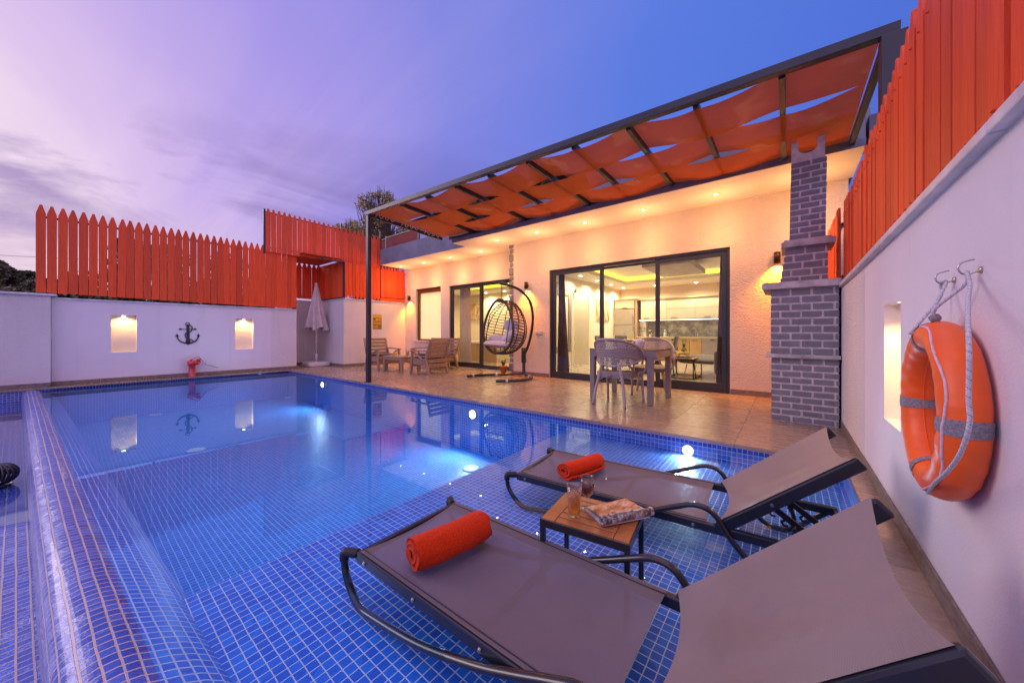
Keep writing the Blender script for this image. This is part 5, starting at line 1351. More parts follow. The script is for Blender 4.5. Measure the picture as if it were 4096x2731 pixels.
tumbler((-7.16,5.27,.3725), .030, .07, .055, pm('cherry_jam', (.30,.01,.01), .2), 'small jar of red jam on the low table', 'jam_jar', 'jar')
pl = thing('snack_plate', 'plate of crisps and fruit on the low table', 'plate', (-7.66,5.0,.373))
mb = MB(); mb.lathe([(.05,.3725),(.115,.385),(.115,.389),(.05,.379),(0,.379)], (-7.66,5.0,0), 24); mb.build('plate', M['whitec'], pl)
mb = MB()
for k in range(16): a = rnd.uniform(0,2*PI); r = rnd.uniform(0,.06); mb.ico((-7.66+r*math.cos(a),5.0+r*math.sin(a),.395+rnd.uniform(0,.045)), .022, 1, (1,1,.6), .6)
mb.build('snacks', pm('golden_snacks', (.80,.36,.04), .6, var=.3, vs=40), pl)
pl = thing('small_plate', 'empty small plate between the juice glasses on the low table', 'plate', (-7.30,5.12,.373))
mb = MB(); mb.lathe([(.04,.3725),(.085,.381),(.085,.384),(0,.377)], (-7.30,4.98,0), 20); mb.build('plate', M['whitec'], pl)

# ================================================================== RATTAN DINING SET
dt = thing('rattan_table', 'square taupe rattan table with glass top set for tea on the terrace', 'table', (-1.77,4.95,0))
for (x_, y_) in ((-2.165,4.60),(-1.375,4.60),(-1.345,5.33),(-2.15,5.34)):
    mb = MB(); mb.bar((x_,y_,0.004),(x_,y_,.60),.066,.066, up=(0,1,0), w2=.074, h2=.074); mb.build('leg', M['rattan_s'], dt, bevel=.006)
mb = MB(); mb.box((-2.205,4.565,.60),(-1.31,4.605,.703)); mb.box((-2.205,5.335,.60),(-1.31,5.375,.703)); mb.box((-2.205,4.606,.60),(-2.165,5.334,.703)); mb.box((-1.35,4.606,.60),(-1.31,5.334,.703)); mb.box((-2.16,4.61,.685),(-1.355,5.33,.70))
mb.build('apron', M['rattan_s'], dt, bevel=.006)
mb = MB(); mb.box((-2.21,4.56,.7035),(-1.305,5.38,.7125)); mb.build('glass_top', pm('bronze_glass_top', (.16,.12,.10), .08, coat=1), dt, bevel=.002)
mb = MB(); mb.prism([(4.72+.018*math.cos(2*PI*k/14),.655+.018*math.sin(2*PI*k/14)) for k in range(14)], 'x', -1.309, -1.307); mb.build('badge', pm('copper_badge', (.45,.18,.07), .4, .5), dt)
def rattan_chair(label, loc, rz):
    """faces +y; back at y=0"""
    t_ = thing('rattan_armchair', label, 'chair', (0,0,0), 'taupe rattan armchairs', local=True)
    G = pm('taupe_smooth_plastic', (.40,.36,.335), .5, var=.05) if 'tsp' not in M else M['tsp']; M['tsp'] = G
    def bs(u, v):
        # shell: u across -1..1, v up 0..1
        a = (u*2-1)*1.25; rr = .30
        prof_ = math.sqrt(max(0,1-((u*2-1))**2*.98)); zt_ = .545+.305*prof_**.8; zb_ = .50+.10*abs(u*2-1)**2.2
        z_ = zb_+(zt_-zb_)*v
        x_ = .315*math.sin(a)/math.sin(1.25)*(1+.06*v); y_ = .02+.26*(1-math.cos(a))/(1-math.cos(1.25))*1.05-.10*(v)*(1-abs(u*2-1)**2)
        return (x_, y_, z_)
    mb = MB(); mb.grid(bs, 40, 16, True, lambda u, v: (u*.75, v*.30)); mb.build('woven_back', M['rattan'], t_)
    mb = MB(); rim = [bs(k/40, 1) for k in range(41)]; mb.tube(rim, .016, 8); mb.tube([bs(k/40, 0) for k in range(41)], .012, 8)
    mb.build('back_rim', G, t_)
    for sx in (-1,1):
        mb = MB(); e_ = V(bs(.5+.5*sx, .5)); mb.tube(spline([e_, e_+V(0,.06,-.005), e_+V(sx*-.004,.115,-.06), e_+V(sx*-.012,.10,-.15), V(sx*.245,.42,.38)],5), [.018]*21, 8); mb.build('arm', G, t_)
        mb = MB(); mb.tube(spline([(sx*.24,.43,.42),(sx*.245,.45,.25),(sx*.25,.475,.0)],5), [.021,.021,.021,.020,.020,.019,.018,.018,.017,.016,.016], 10); mb.build('leg', G, t_)
        mb = MB(); mb.tube(spline([(sx*.115,.0,.53),(sx*.15,.0,.38),(sx*.185,-.02,.22),(sx*.215,-.055,.0)],5), .019, 10); mb.build('leg', G, t_)
        mb = MB(); mb.tube(spline([(sx*.14,.01,.28),(sx*.17,.0,.31),(sx*.10,.02,.35)],4), .007, 6); mb.tube(spline([(sx*.245,.40,.27),(sx*.20,.38,.33),(sx*.15,.36,.345)],4), .007, 6); mb.build('brace', G, t_)
    def st(u, v):
        a = 2*PI*u; x_ = .235*math.copysign(abs(math.cos(a))**.6, math.cos(a)); y_ = .225+.235*math.copysign(abs(math.sin(a))**.6, math.sin(a))
        return (x_, y_, .355+.065*v-.012*math.sin(a)*v)
    mb = MB(); mb.grid(st, 40, 2, True, closeu=True)
    cen_ = [mb.vert((0,.225,.412))]; ring_ = [mb.vert(st(k/40,1)) for k in range(40)]
    for k in range(40): mb.face([cen_[0], ring_[k], ring_[(k+1) % 40]])
    mb.build('seat', M['rattan_s'], t_)
    mb = MB(); mb.lathe([(0,0),(.03,0),(.03,.004),(0,.006)],(0,0,0),20,sx=1.3); 
    for i_ in range(len(mb.v)): v_ = mb.v[i_]; mb.v[i_] = V(v_.x, -.012-v_.z, .385+v_.y*.62)
    mb.build('badge', pm('plastic_badge', (.25,.2,.15), .4), t_)
    t_.location = loc; t_.rotation_euler = (0,0,rz); return t_
rattan_chair('taupe rattan armchair seen from behind, tucked under the near side of the rattan table', (-1.78,4.28,0), -.04)
rattan_chair('taupe rattan armchair on the far side of the rattan table, backed against the glass door', (-1.70,5.72,0), PI+.25)
TT = .713
def cup(c, label):
    t_ = thing('teacup', label, 'cup', (c[0],c[1],TT), 'white teacups on saucers'); x_, y_ = c
    mb = MB(); mb.lathe([(.035,TT+.001),(.075,TT+.010),(.075,TT+.013),(.03,TT+.006),(0,TT+.006)], (x_,y_,0), 24); mb.build('saucer', M['whitec'], t_)
    mb = MB(); mb.lathe([(.026,TT+.008),(.034,TT+.02),(.043,TT+.072),(.040,TT+.072),(.031,TT+.022),(0,TT+.016)], (x_,y_,0), 24); mb.tube(spline([(x_-.040,y_,TT+.06),(x_-.066,y_,TT+.058),(x_-.060,y_,TT+.034),(x_-.036,y_,TT+.03)],5), .0045, 6); mb.build('cup', M['whitec'], t_)
cup((-1.80,4.78), 'white teacup nearer the teapot, on its saucer'); cup((-1.88,4.88), 'white teacup partly hidden behind the other cup')
tp = thing('teapot', 'white ceramic teapot with lid on the rattan table', 'teapot', (-1.56,4.80,TT)); x_, y_ = -1.575, 4.80
mb = MB(); mb.lathe([(.043,TT+.004),(.05,TT+.01),(.062,TT+.10),(.066,TT+.116),(.058,TT+.118),(0,TT+.118)], (x_,y_,0), 28); mb.build('body', M['whitec'], tp)
mb = MB(); mb.lathe([(.057,TT+.118),(.045,TT+.130),(.012,TT+.136),(.010,TT+.142),(.013,TT+.148),(0,TT+.152)], (x_,y_,0), 24); mb.build('lid', M['whitec'], tp)
mb = MB(); mb.tube(spline([(x_+.058,y_,TT+.10),(x_+.10,y_,TT+.095),(x_+.095,y_,TT+.05),(x_+.052,y_,TT+.035)],5), .006, 8); mb.build('handle', M['whitec'], tp)
mb = MB(); mb.tube([(x_-.05,y_,TT+.085),(x_-.07,y_,TT+.118)], [.016,.011], 8); mb.build('spout', M['whitec'], tp)
pl = thing('placemat', 'round grey placemat with plate under the white teapot', 'placemat', (-1.60,4.85,TT))
mb = MB(); mb.lathe([(0,TT+.0025),(.17,TT+.0025),(.17,TT+.0005)], (-1.62,4.86,0), 28); mb.build('mat', M['grey_plastic'], pl)

# ================================================================== FLOWER POT behind the egg chair
fp = thing('flower_pot', 'small terracotta pot with a green plant at the corner blocks', 'plant pot', (-5.12,6.1,0))
mb = MB(); mb.lathe([(.055,.0005),(.085,.16),(.095,.16),(.095,.19),(.085,.19),(.08,.165),(0,.165)], (-5.08,6.12,0), 20); mb.build('pot', M['terracotta'], fp)
mb = MB()
for k in range(14):
    a = rnd.uniform(0,2*PI); l_ = rnd.uniform(.10,.22); e_ = V(math.cos(a)*l_*.5,math.sin(a)*l_*.5,l_); b0 = V(-5.08,6.12,.17); w_ = V(-math.sin(a),math.cos(a),0)*.03
    mb.quad(b0, b0+e_*.5+w_, b0+e_, b0+e_*.5-w_)
mb.build('leaves', M['green'], fp)

# ================================================================== BLACK BALL LIGHT in the gutter, inlets
bc = V(-4.62,-.33,-.13)
bl_ = thing('wire_ball_lamp', 'black cage ball lamp lying on the gutter tiles at the left edge', 'lamp', bc)
mb = MB()
for k in range(11):
    a = PI*k/11; mb.tube([bc+V(math.cos(a)*math.cos(b_)*.088, math.sin(a)*math.cos(b_)*.088, math.sin(b_)*.075) for b_ in [2*PI*j/24 for j in range(24)]], .0075, 5, closed=True)
mb.tube([bc+V(math.cos(2*PI*k/20)*.06,math.sin(2*PI*k/20)*.06,-.085) for k in range(20)], .008, 5, closed=True)
mb.build('cage', M['blacktube'], bl_)
for u_, v_, lab in ((600,1640,'round floor inlet nearest the anchor wall'),(785,1800,'round floor inlet in the middle of the deep floor'),(1120,1580,'faint round floor inlet under the far pool lamp'),(1885,1875,'round floor inlet beside the shelf, below the egg chair reflection'),(1180,2258,'large round floor inlet partly hidden by the shelf edge')):
    p = onz(u_, v_, ZD); p = (max(p[0],XL+.15), p[1])
    t_ = thing('pool_inlet', lab, 'pool inlet', (p[0],p[1],ZD), 'round inlets in the pool floor')
    mb = MB(); mb.lathe([(.105,ZD+.002),(.098,ZD+.012),(.06,ZD+.016),(.055,ZD+.010),(.03,ZD+.012),(0,ZD+.014)], (p[0],p[1],0), 28); mb.build('disc', M['lens'], t_)
# ================================================================== INTERIOR THINGS
YK = 12.3
def KZ(z): return EYE+(z-EYE)*12.3/10.9
def KX(x): return x*12.3/10.9
kt = thing('kitchen_units', 'fitted kitchen with cream wall cabinets, oak base units and stone backsplash', 'kitchen', (-3,12.5,0))
mb = MB(); mb.box((KX(-2.50),YK,.10),(KX(-2.19),YK+.6,.78)); mb.box((KX(-2.18),YK,.10),(KX(-1.88),YK+.6,.78)); mb.box((KX(-3.65),YK,.10),(KX(-2.78),YK+.6,.78)); mb.box((KX(-1.37),YK,.1),(0.6,YK+.6,.78)); mb.box((-4.1,YK+.05,.005),(.6,YK+.58,.098)); mb.build('base_cabinet', M['cab_wood'], kt, bevel=.003)
mb = MB(); mb.box((KX(-3.66),YK-.02,.785),(.6,YK+.62,.812)); mb.build('worktop', M['cab_white'], kt)
mb = MB()
cuts = [-3.562,-3.186,-2.811,-2.051,-1.29,-.5]
for i in range(5):
    x0, x1 = KX(cuts[i]), KX(cuts[i+1]); zt_ = KZ(1.945)
    if i < 2: mb.box((x0+.004,YK+.05,KZ(1.356)),(x1-.004,YK+.6,zt_))
    else: mb.box((x0+.004,YK+.05,KZ(1.356)),(x1-.004,YK+.6,KZ(1.645))); mb.box((x0+.004,YK+.05,KZ(1.645)+.008),(x1-.004,YK+.6,zt_))
mb.box((KX(-4.36),YK-.02,KZ(1.71)),(KX(-3.74),YK+.6,KZ(1.96))); mb.build('wall_cabinet', M['cab_white'], kt, bevel=.003)
mb = MB(); mb.box((KX(-4.41),YK-.03,0),(KX(-4.375),YK+.6,KZ(2.0))); mb.box((KX(-3.72),YK-.03,0),(KX(-3.68),YK+.6,KZ(2.0))); mb.box((KX(-4.41),YK-.035,KZ(1.965)),(KX(-3.68),YK+.6,KZ(2.005))); mb.box((KX(-3.68),YK+.03,KZ(1.95)),(.2,YK+.6,KZ(1.985))); mb.box((KX(-3.56),YK+.04,KZ(1.33)),(.2,YK+.6,KZ(1.353)))
mb.build('oak_surround', M['cab_wood'], kt)
mb = MB(); mb.box((KX(-3.67),YK+.3,.815),(KX(-3.47),YK+.58,KZ(1.335))); mb.build('end_panel', M['cream'], kt)
mb = MB(); mb.box((KX(-3.46),YK+.50,.813),(.5,YK+.52,KZ(1.33))); mb.build('backsplash', M['backsplash'], kt)
mb = MB(); mb.box((KX(-3.62),YK+.07,KZ(1.318)),(.3,YK+.11,KZ(1.328))); mb.build('led_strip', M['ledstrip'], kt)
mb = MB()
for x, z in ((-3.40,1.385),(-2.6,1.385),(-1.75,1.385),(-2.33,.72),(-2.05,.72),(-4.05,1.73)): mb.box((KX(x)-.09,YK-.045 if z < 1 or x < -4 else YK+.03,KZ(z)),(KX(x)+.09,YK-.02 if z < 1 or x < -4 else YK+.048,KZ(z)+.012))
mb.build('handle', M['black'], kt)
text_mb('Bir öp', .10, Matrix.Translation((KX(-3.58),YK+.295,KZ(1.085))) @ Matrix(((1,0,0),(0,0,-1),(0,1,0))).to_4x4(), 'lettering', M['black'], kt, .001, .35)
text_mb('Kalın!', .10, Matrix.Translation((KX(-3.56),YK+.295,KZ(1.0))) @ Matrix(((1,0,0),(0,0,-1),(0,1,0))).to_4x4(), 'lettering', M['black'], kt, .001, .35)
fr_ = thing('refrigerator', 'brushed steel fridge freezer in an oak surround', 'fridge', (KX(-4.05),YK,0))
mb = MB(); mb.box((KX(-4.365),YK-.04,.06),(KX(-3.735),YK+.58,KZ(1.18))); mb.build('lower_door', M['fridge'], fr_, bevel=.008)
mb = MB(); mb.box((KX(-4.365),YK-.04,KZ(1.19)),(KX(-3.735),YK+.58,KZ(1.69))); mb.build('upper_door', M['fridge'], fr_, bevel=.008)
for z0, z1 in ((1.0,1.15),(1.25,1.45)): mb = MB(); mb.box((KX(-3.80),YK-.085,KZ(z0)),(KX(-3.775),YK-.06,KZ(z1))); mb.build('handle', M['steel'], fr_)
wm = thing('washing_machine', 'silver front-loading washing machine under the kitchen worktop', 'washing machine', (KX(-2.64),YK,0))
mb = MB(); mb.box((KX(-2.775),YK-.01,.02),(KX(-2.51),YK+.55,.775)); mb.build('body', M['fridge'], wm, bevel=.008)
mb = MB(); mb.tube([(KX(-2.66)+.17*math.cos(2*PI*k/28),YK-.02,.42+.17*math.sin(2*PI*k/28)) for k in range(28)], .014, 6, closed=True); mb.build('door_ring', M['black'], wm)
mb = MB(); mb.tube([(KX(-2.66),YK-.012,.42),(KX(-2.66),YK-.018,.42)], .15, 24); mb.build('door_glass', pm('dark_door_glass', (.12,.1,.08), .1), wm)
mb = MB(); mb.box((KX(-2.66),YK-.014,.69),(KX(-2.57),YK-.010,.74)); mb.build('display', M['black'], wm)
dw = thing('dishwasher', 'built-in silver dishwasher right of the oak base units', 'dishwasher', (KX(-1.63),YK,0))
mb = MB(); mb.box((KX(-1.87),YK-.01,.08),(KX(-1.385),YK+.55,.655)); mb.build('door', M['fridge'], dw, bevel=.006)
mb = MB(); mb.box((KX(-1.87),YK-.012,.662),(KX(-1.385),YK+.55,.778)); mb.build('control_panel', M['fridge'], dw, bevel=.004)
mb = MB(); mb.box((KX(-1.66),YK-.018,.705),(KX(-1.56),YK-.0125,.73)); mb.build('handle', M['black'], dw)
ft = thing('faucet', 'tall chrome faucet at the kitchen sink', 'faucet', (KX(-2.07),YK+.3,.812))
mb = MB(); mb.tube(spline([(KX(-2.07),YK+.3,.812),(KX(-2.07),YK+.3,1.05),(KX(-2.09),YK+.26,1.10),(KX(-2.15),YK+.22,1.08)],5), .016, 8); mb.tube([(KX(-2.02),YK+.3,.812),(KX(-2.02),YK+.3,.92)], .02, 8); mb.build('spout', M['steel'], ft)
kl = thing('tea_maker', 'stacked steel double teapot on the kitchen counter', 'tea maker', (KX(-2.88),YK+.2,.812))
mb = MB(); mb.lathe([(.07,.815),(.08,.83),(.07,.95),(.05,.96),(.065,.98),(.055,1.05),(.0,1.07)], (KX(-2.88),YK+.2,0), 18); mb.build('pots', M['steel'], kl)
mb = MB(); mb.tube(spline([(KX(-2.88)+.07,YK+.2,.94),(KX(-2.88)+.13,YK+.2,.93),(KX(-2.88)+.12,YK+.2,.85)],4), .012, 6); mb.build('handle', M['black'], kl)
fl = thing('flower_vase', 'vase of peach roses on the kitchen counter', 'flowers', (KX(-3.3),YK+.2,.812))
mb = MB(); mb.lathe([(.04,.814),(.05,.90),(.0,.90)], (KX(-3.32),YK+.2,0), 14); mb.build('vase', M['whitec'], fl)
mb = MB(); mb2 = MB()
for k in range(16):
    a = rnd.uniform(0,2*PI); r = rnd.uniform(.02,.16); z_ = .93+rnd.uniform(0,.14); (mb if k % 3 else mb2).ico((KX(-3.32)+r*math.cos(a),YK+.2+r*math.sin(a)*.5,z_), .04, 1, (1,1,.9), .4)
mb.build('blossoms', M['peach'], fl)
for k in range(24): a = rnd.uniform(0,2*PI); r = rnd.uniform(.0,.17); p = V(KX(-3.32)+r*math.cos(a),YK+.2+r*math.sin(a)*.5,.90+rnd.uniform(0,.1)); mb2.quad(p,p+V(.04,.01,.02),p+V(.05,0,.05),p+V(.0,-.01,.04))
mb2.build('foliage', M['green'], fl)
def picture(name, lab, lo, hi, nf=0):
    t_ = thing(name, lab, 'picture', ((lo[0]+hi[0])/2,(lo[1]+hi[1])/2,(lo[2]+hi[2])/2)); mb = MB(); mb.box(lo, hi); mb.build('canvas', M['art'], t_)
picture('wall_picture', 'tree print canvas on the living room wall left of the door mullion', (-4.978,10.80,1.37),(-4.95,11.25,2.07))
picture('wall_picture', 'tree print canvas next to the fridge, right of the other one', (-4.978,11.36,1.36),(-4.95,11.83,2.08))
picture('wall_picture', 'wide autumn birch forest canvas on the bedroom wall', (-10.47,9.95,1.46),(-9.45,9.98,2.10))
cr = thing('wall_ornament', 'small black cat shaped ornament on the inner door frame', 'ornament', (-4.94,9.22,2.1))
mb = MB(); mb.prism([(9.20,2.12),(9.35,2.15),(9.37,2.25),(9.33,2.20),(9.27,2.27),(9.26,2.20),(9.18,2.16),(9.16,1.95),(9.19,1.93)],'x',-4.945,-4.935); mb.build('cutout', M['black'], cr)
# dining furniture
def velvet_chair(lab, x, y, rz):
    t_ = thing('velvet_chair', lab, 'chair', (0,0,0), 'grey velvet dining chairs', local=True)
    cushion('seat', (0,0,.45), .23,.22,.05,(0,0,0), M['velvet'], t_, 7, .4)
    def f(u, v): a = (u-.5)*1.7; return (.25*math.sin(a)*(1-.12*v), -.20-.09*v+.12*(1-math.cos(a)), .42+.44*v)
    mb = MB(); mb.grid(f, 14, 8); mb.build('backrest', M['velvet'], t_, solid=.04)
    for sx in (-1,1):
        for sy in (-1,1): mb = MB(); mb.tube([(sx*.16,sy*.15,.43),(sx*.23,sy*.22,.0)], .012, 6); mb.build('leg', M['black'], t_)
    t_.location = (x,y,0.004); t_.rotation_euler = (0,0,rz)
velvet_chair('quilted grey velvet dining chair left of the inner dining table', -3.45, 8.1, -PI/2-.3)
velvet_chair('quilted grey velvet dining chair behind the table, left one of the far side', -3.35, 8.95, PI+.7)
velvet_chair('grey velvet dining chair at the right end of the inner dining table', -2.15, 8.25, PI/2+.1)
it = thing('dining_table', 'walnut dining table set with wine glasses inside the living room', 'table', (-2.85,8.2,0))
mb = MB(); mb.box((-3.28,7.7,.735),(-2.35,8.85,.775)); mb.build('top', M['walnut'], it, bevel=.008)
mb = MB(); mb.bar((-2.8,8.25,.73),(-2.8,8.25,.02),.10,.10); mb.bar((-3.05,8.25,.02),(-2.55,8.25,.02),.08,.04); mb.build('pedestal', M['black'], it)
mb = MB(); mb.box((-3.0,7.9,.776),(-2.45,8.6,.779)); mb.build('runner', M['yellowfruit'], it)
for i, (x, y, lab) in enumerate(((-2.93,7.85,'left wine glass on the inner dining table'),(-2.72,8.0,'middle wine glass on the inner dining table'),(-2.48,8.05,'right wine glass on the inner dining table'))):
    t_ = thing('stemware', lab, 'glass', (x,y,.78), 'wine glasses indoors'); mb = MB(); mb.lathe([(.03,.780),(.004,.785),(.004,.84),(.03,.865),(.038,.90),(.032,.955)], (x,y,0), 18, capt=False); mb.build('glass', M['clear'], t_)
# coffee table, fruit, sofa
ct = thing('metal_coffee_table', 'square dark coffee table with slanted metal legs inside', 'table', (-1.65,8.0,0))
X0, X1, Y0, Y1 = -1.96, -1.46, 7.62, 8.45
mb = MB(); mb.box((X0-.02,Y0-.02,.40),(X1+.02,Y1+.02,.425)); mb.build('top', M['walnut'], ct, bevel=.003)
mb = MB()
for a, b_ in (((X0,Y0,.02),(X1,Y0,.02)),((X1,Y0,.02),(X1,Y1,.02)),((X0,Y1,.02),(X1,Y1,.02)),((X0,Y0,.02),(X0,Y1,.02)),((X0,Y0,.39),(X1,Y0,.39)),((X1,Y0,.39),(X1,Y1,.39)),((X1,Y0,.02),(X1,Y0,.39)),((X1,Y1,.02),(X1,Y1,.39)),((X0,Y1,.02),(X0,Y1,.39)),((X1,Y0+.25,.02),(X1,Y0+.05,.39)),((X0,Y0+.05,.02),(X0+.1,Y1-.3,.39))): mb.bar(a, b_, .018, .018)
mb.build('frame', M['black'], ct)
fb = thing('fruit_bowl', 'plate of pears, apples and a pineapple on the coffee table', 'fruit', (-1.72,8.0,.426)); c0 = V(-1.73,7.95,.427)
mb = MB(); mb.lathe([(.08,.4265),(.19,.455),(.19,.46),(.07,.435),(0,.435)], (c0.x,c0.y,0), 24); mb.build('plate', M['whitec'], fb)
mb = MB()
for k in range(9): a = 2*PI*k/9; mb.ico((c0.x+.11*math.cos(a),c0.y+.11*math.sin(a),.485+rnd.uniform(0,.03)), .04, 1, (1,1,1.2))
mb.build('fruits', M['yellowfruit'], fb)
mb = MB(); mb.ico((c0.x+.03,c0.y,.55), .06, 2, (1,1,1.4), .2); mb.build('pineapple', pm('pineapple_skin', (.22,.16,.03), .7, bump=1, bs=60), fb)
mb = MB()
for k in range(26):
    a = 2*PI*k*.381; l_ = .05+.10*rnd.random(); b0 = V(c0.x+.03,c0.y,.62); e_ = V(math.cos(a)*.05,math.sin(a)*.05,l_); w_ = V(-math.sin(a),math.cos(a),0)*.010
    mb.face([mb.vert(b0-w_), mb.vert(b0+w_), mb.vert(b0+e_)])
mb.build('pineapple_crown', M['green'], fb)
sf_ = thing('sofa', 'grey sofa with chrome trimmed arm on thin legs inside the living room', 'sofa', (-1.1,8.2,0))
cushion('seat', (-1.35,8.65,.36), .48,.85,.10,(0,0,0), M['velvet'], sf_, 9, .3)
mb = MB(); mb.box((-1.08,7.40,.16),(-.35,7.62,.60)); mb.build('armrest', M['velvet'], sf_, bevel=.05)
mb = MB(); mb.tube([(-1.09+.17,7.385,.18),(-1.09+.17,7.385,.42),(-1.09+.21,7.385,.45),(-.45,7.385,.45)], .008, 6); mb.build('chrome_trim', M['steel'], sf_)
mb = MB(); mb.box((-.90,7.7,.2),(-.3,9.5,.95)); mb.build('backrest', M['velvet'], sf_, bevel=.06)
for p in ((-1.0,7.5),(-1.70,7.95),(-1.75,9.3)): mb = MB(); mb.tube([(p[0]+.05,p[1]+.03,.28),(p[0],p[1],.005)], .010, 6); mb.build('leg', M['steel'], sf_)
# curtains
def curtain(lab, x0, x1, x2, x3, y, z0, z1, mat, nf=7):
    t_ = thing('curtain', lab, 'curtain', ((x0+x1)/2,y,z0))
    def f(u, v):
        a = x0+(x1-x0)*u; b_ = x2+(x3-x2)*u
        return (a+(b_-a)*v, y+.03*math.sin(u*PI*2*nf)+.01*math.sin(v*5+u*9), z1+(z0-z1)*v)
    mb = MB(); mb.grid(f, nf*8, 8); mb.build('drape', mat, t_)
curtain('dark grey curtain gathered at the left side of the big sliding door', -3.92, -3.80, -3.96, -3.66, 6.62, .03, 2.4, M['curtain'])
curtain('dark brown curtain gathered at the right side of the big sliding door', -.86, -.72, -.93, -.74, 6.62, .03, 2.4, M['curtain'])
curtain('white sheer curtain inside the bedroom sliding door', -7.45, -7.02, -7.45, -6.98, 7.0, .03, 2.42, M['sheer'], 9)
jt = thing('whirlpool_tub', 'white whirlpool tub with wooden panelling in the bedroom', 'bathtub', (-8.2,9,0))
mb = MB()
for i in range(14): mb.box((-8.95+i*.125,8.30,.01),(-8.95+i*.125+.122,8.34,.60))
mb.build('wood_panel', M['cab_wood'], jt)
mb = MB(); mb.box((-8.97,8.27,.60),(-7.2,9.6,.66)); mb.build('rim', M['whitec'], jt, bevel=.01)
mb = MB(); mb.box((-8.5,9.0,.665),(-8.35,9.1,.76)); mb.box((-7.95,9.0,.665),(-7.6,9.2,.78)); mb.build('headrests', M['black'], jt, bevel=.02)

# ================================================================== TREES, CABLES
def leaves(mb, c, R, n, size, seed, elong=1.0, gap=.0):
    r_ = random.Random(seed); c = V(c); R = V(R)
    k = 0
    while k < n:
        d = V(r_.gauss(0,1), r_.gauss(0,1), r_.gauss(0,1)).normalized(); q = r_.random()**.45
        p = c+V(d.x*R.x*q, d.y*R.y*q, d.z*R.z*q)
        k += 1
        if noise.noise(p*1.3+V(seed,0,0)) < gap: continue
        a = V(r_.gauss(0,1), r_.gauss(0,1), r_.gauss(0,1)).normalized(); b_ = a.cross(V(r_.gauss(0,1), r_.gauss(0,1), r_.gauss(0,1))).normalized()
        s_ = size*r_.uniform(.6,1.3)
        mb.face([mb.vert(p-a*s_*.5), mb.vert(p+b_*s_*.32), mb.vert(p+a*s_*.5), mb.vert(p-b_*s_*.32)])
def tree(label, base, H_, crowns, mat, n, size, seed, name='tree', group=None, gap=-.1, tr=.12):
    t_ = thing(name, label, 'tree', base, group); base = V(base); r_ = random.Random(seed)
    mb = MB(); top = base+V(r_.uniform(-.2,.2),0,H_*.92)
    tp_ = spline([base, base.lerp(top,.35)+V(.1,0,0), base.lerp(top,.7)+V(-.1,.05,0), top],4); mb.tube(tp_, [tr*(1-.85*k/(len(tp_)-1)) for k in range(len(tp_))], 8)
    for (c, R) in crowns:
        c = V(c)
        for j in range(9):
            s0 = tp_[r_.randrange(4, len(tp_))]; e_ = c+V(r_.uniform(-.8,.8)*R[0], r_.uniform(-.8,.8)*R[1], r_.uniform(-.6,.8)*R[2])
            if s0.z > e_.z: s0 = tp_[4]
            md = s0.lerp(e_,.5)+V(r_.uniform(-.1,.1),0,-.1); mb.tube(spline([s0,md,e_],4), [tr*.3*(1-.8*k/8) for k in range(9)], 5)
    mb.build('trunk', M['bark'], t_)
    mb = MB(); tot = sum(R[0]*R[1]*R[2] for c, R in crowns)**(1)
    for i, (c, R) in enumerate(crowns): leaves(mb, c, R, int(n*(R[0]*R[1]*R[2])/tot), size, seed*10+i, gap=gap)
    mb.build('crown', mat, t_)
d_ = 15
def D(u, v, d=15): return dep(u, v, d)
T1 = []
rr_ = random.Random(5)
for k in range(46):
    if k < 24: u, v = rr_.uniform(1452,1575), rr_.uniform(752,890)
    else: u, v = rr_.uniform(1440,1640), rr_.uniform(880,985)
    if k < 24 and abs(u-1508)/70+abs(v-810)/110 > 1.15: u = 1508+(u-1508)*.6; v = 810+(v-810)*.7
    a = rr_.uniform(.22,.40); T1.append((D(u,v), (a,a,a*.85)))
b0 = D(1530,1000); tree('tall thin poplar-like tree with airy pale foliage, directly behind the pergola post', (b0[0],b0[1],-1), 6.6, T1, M['leafA'], 9000, .085, 11, gap=.0, tr=.10)
T2 = []
for k in range(22):
    u = rr_.uniform(1325,1450); v = 860+(u-1325)*.45+rr_.uniform(-18,55); a = rr_.uniform(.12,.24); T2.append((D(u,v,14.5), (a,a,a*.8)))
b0 = D(1450,1000,14.5); tree('low loose branch-like tree left of the tall poplar, behind the tall fence', (b0[0],b0[1],-1), 4.9, T2, M['leafA'], 3200, .085, 12, gap=.0, tr=.09)
T3 = [(D(u,v,16),(a,a,b_)) for u, v, a, b_ in ((1800,960,.6,.7),(1900,860,.9,.7),(2040,760,.9,.7),(1980,900,.8,.8),(2180,700,.7,.6))]
b0 = D(1980,1000,16); tree('dark green tree glimpsed through the gaps of the pergola cloth', (b0[0],b0[1],-1), 6, T3, M['leafB'], 9000, .16, 13, gap=-.1)
lt = [('small leafy tree at the very left edge, on the horizon', [(20,1110,.75,.9),(-30,1080,.8,.9)], M['leafC'], 26, 21), ('round dark tree between the left edge and the pool end fence', [(110,1110,.8,.6),(90,1140,.9,.5),(60,1160,.7,.4)], M['leafB'], 30, 22),
      ('brownish hedge tree just over the corner wall', [(100,1175,1.2,.5),(10,1180,1.2,.5),(180,1150,1.0,.7),(230,1180,1.2,.5)], M['leafC'], 24, 23)]
for lab, cr_, mt, d_, sd_ in lt:
    C_ = [(D(u,v,d_),(a,a,b_)) for u, v, a, b_ in cr_]; b0 = D(cr_[0][0],1300,d_); tree(lab, (b0[0],b0[1],-1.2), D(0,cr_[0][1],d_)[2]+1.2, C_, mt, 9000, .20, sd_, gap=-.25)
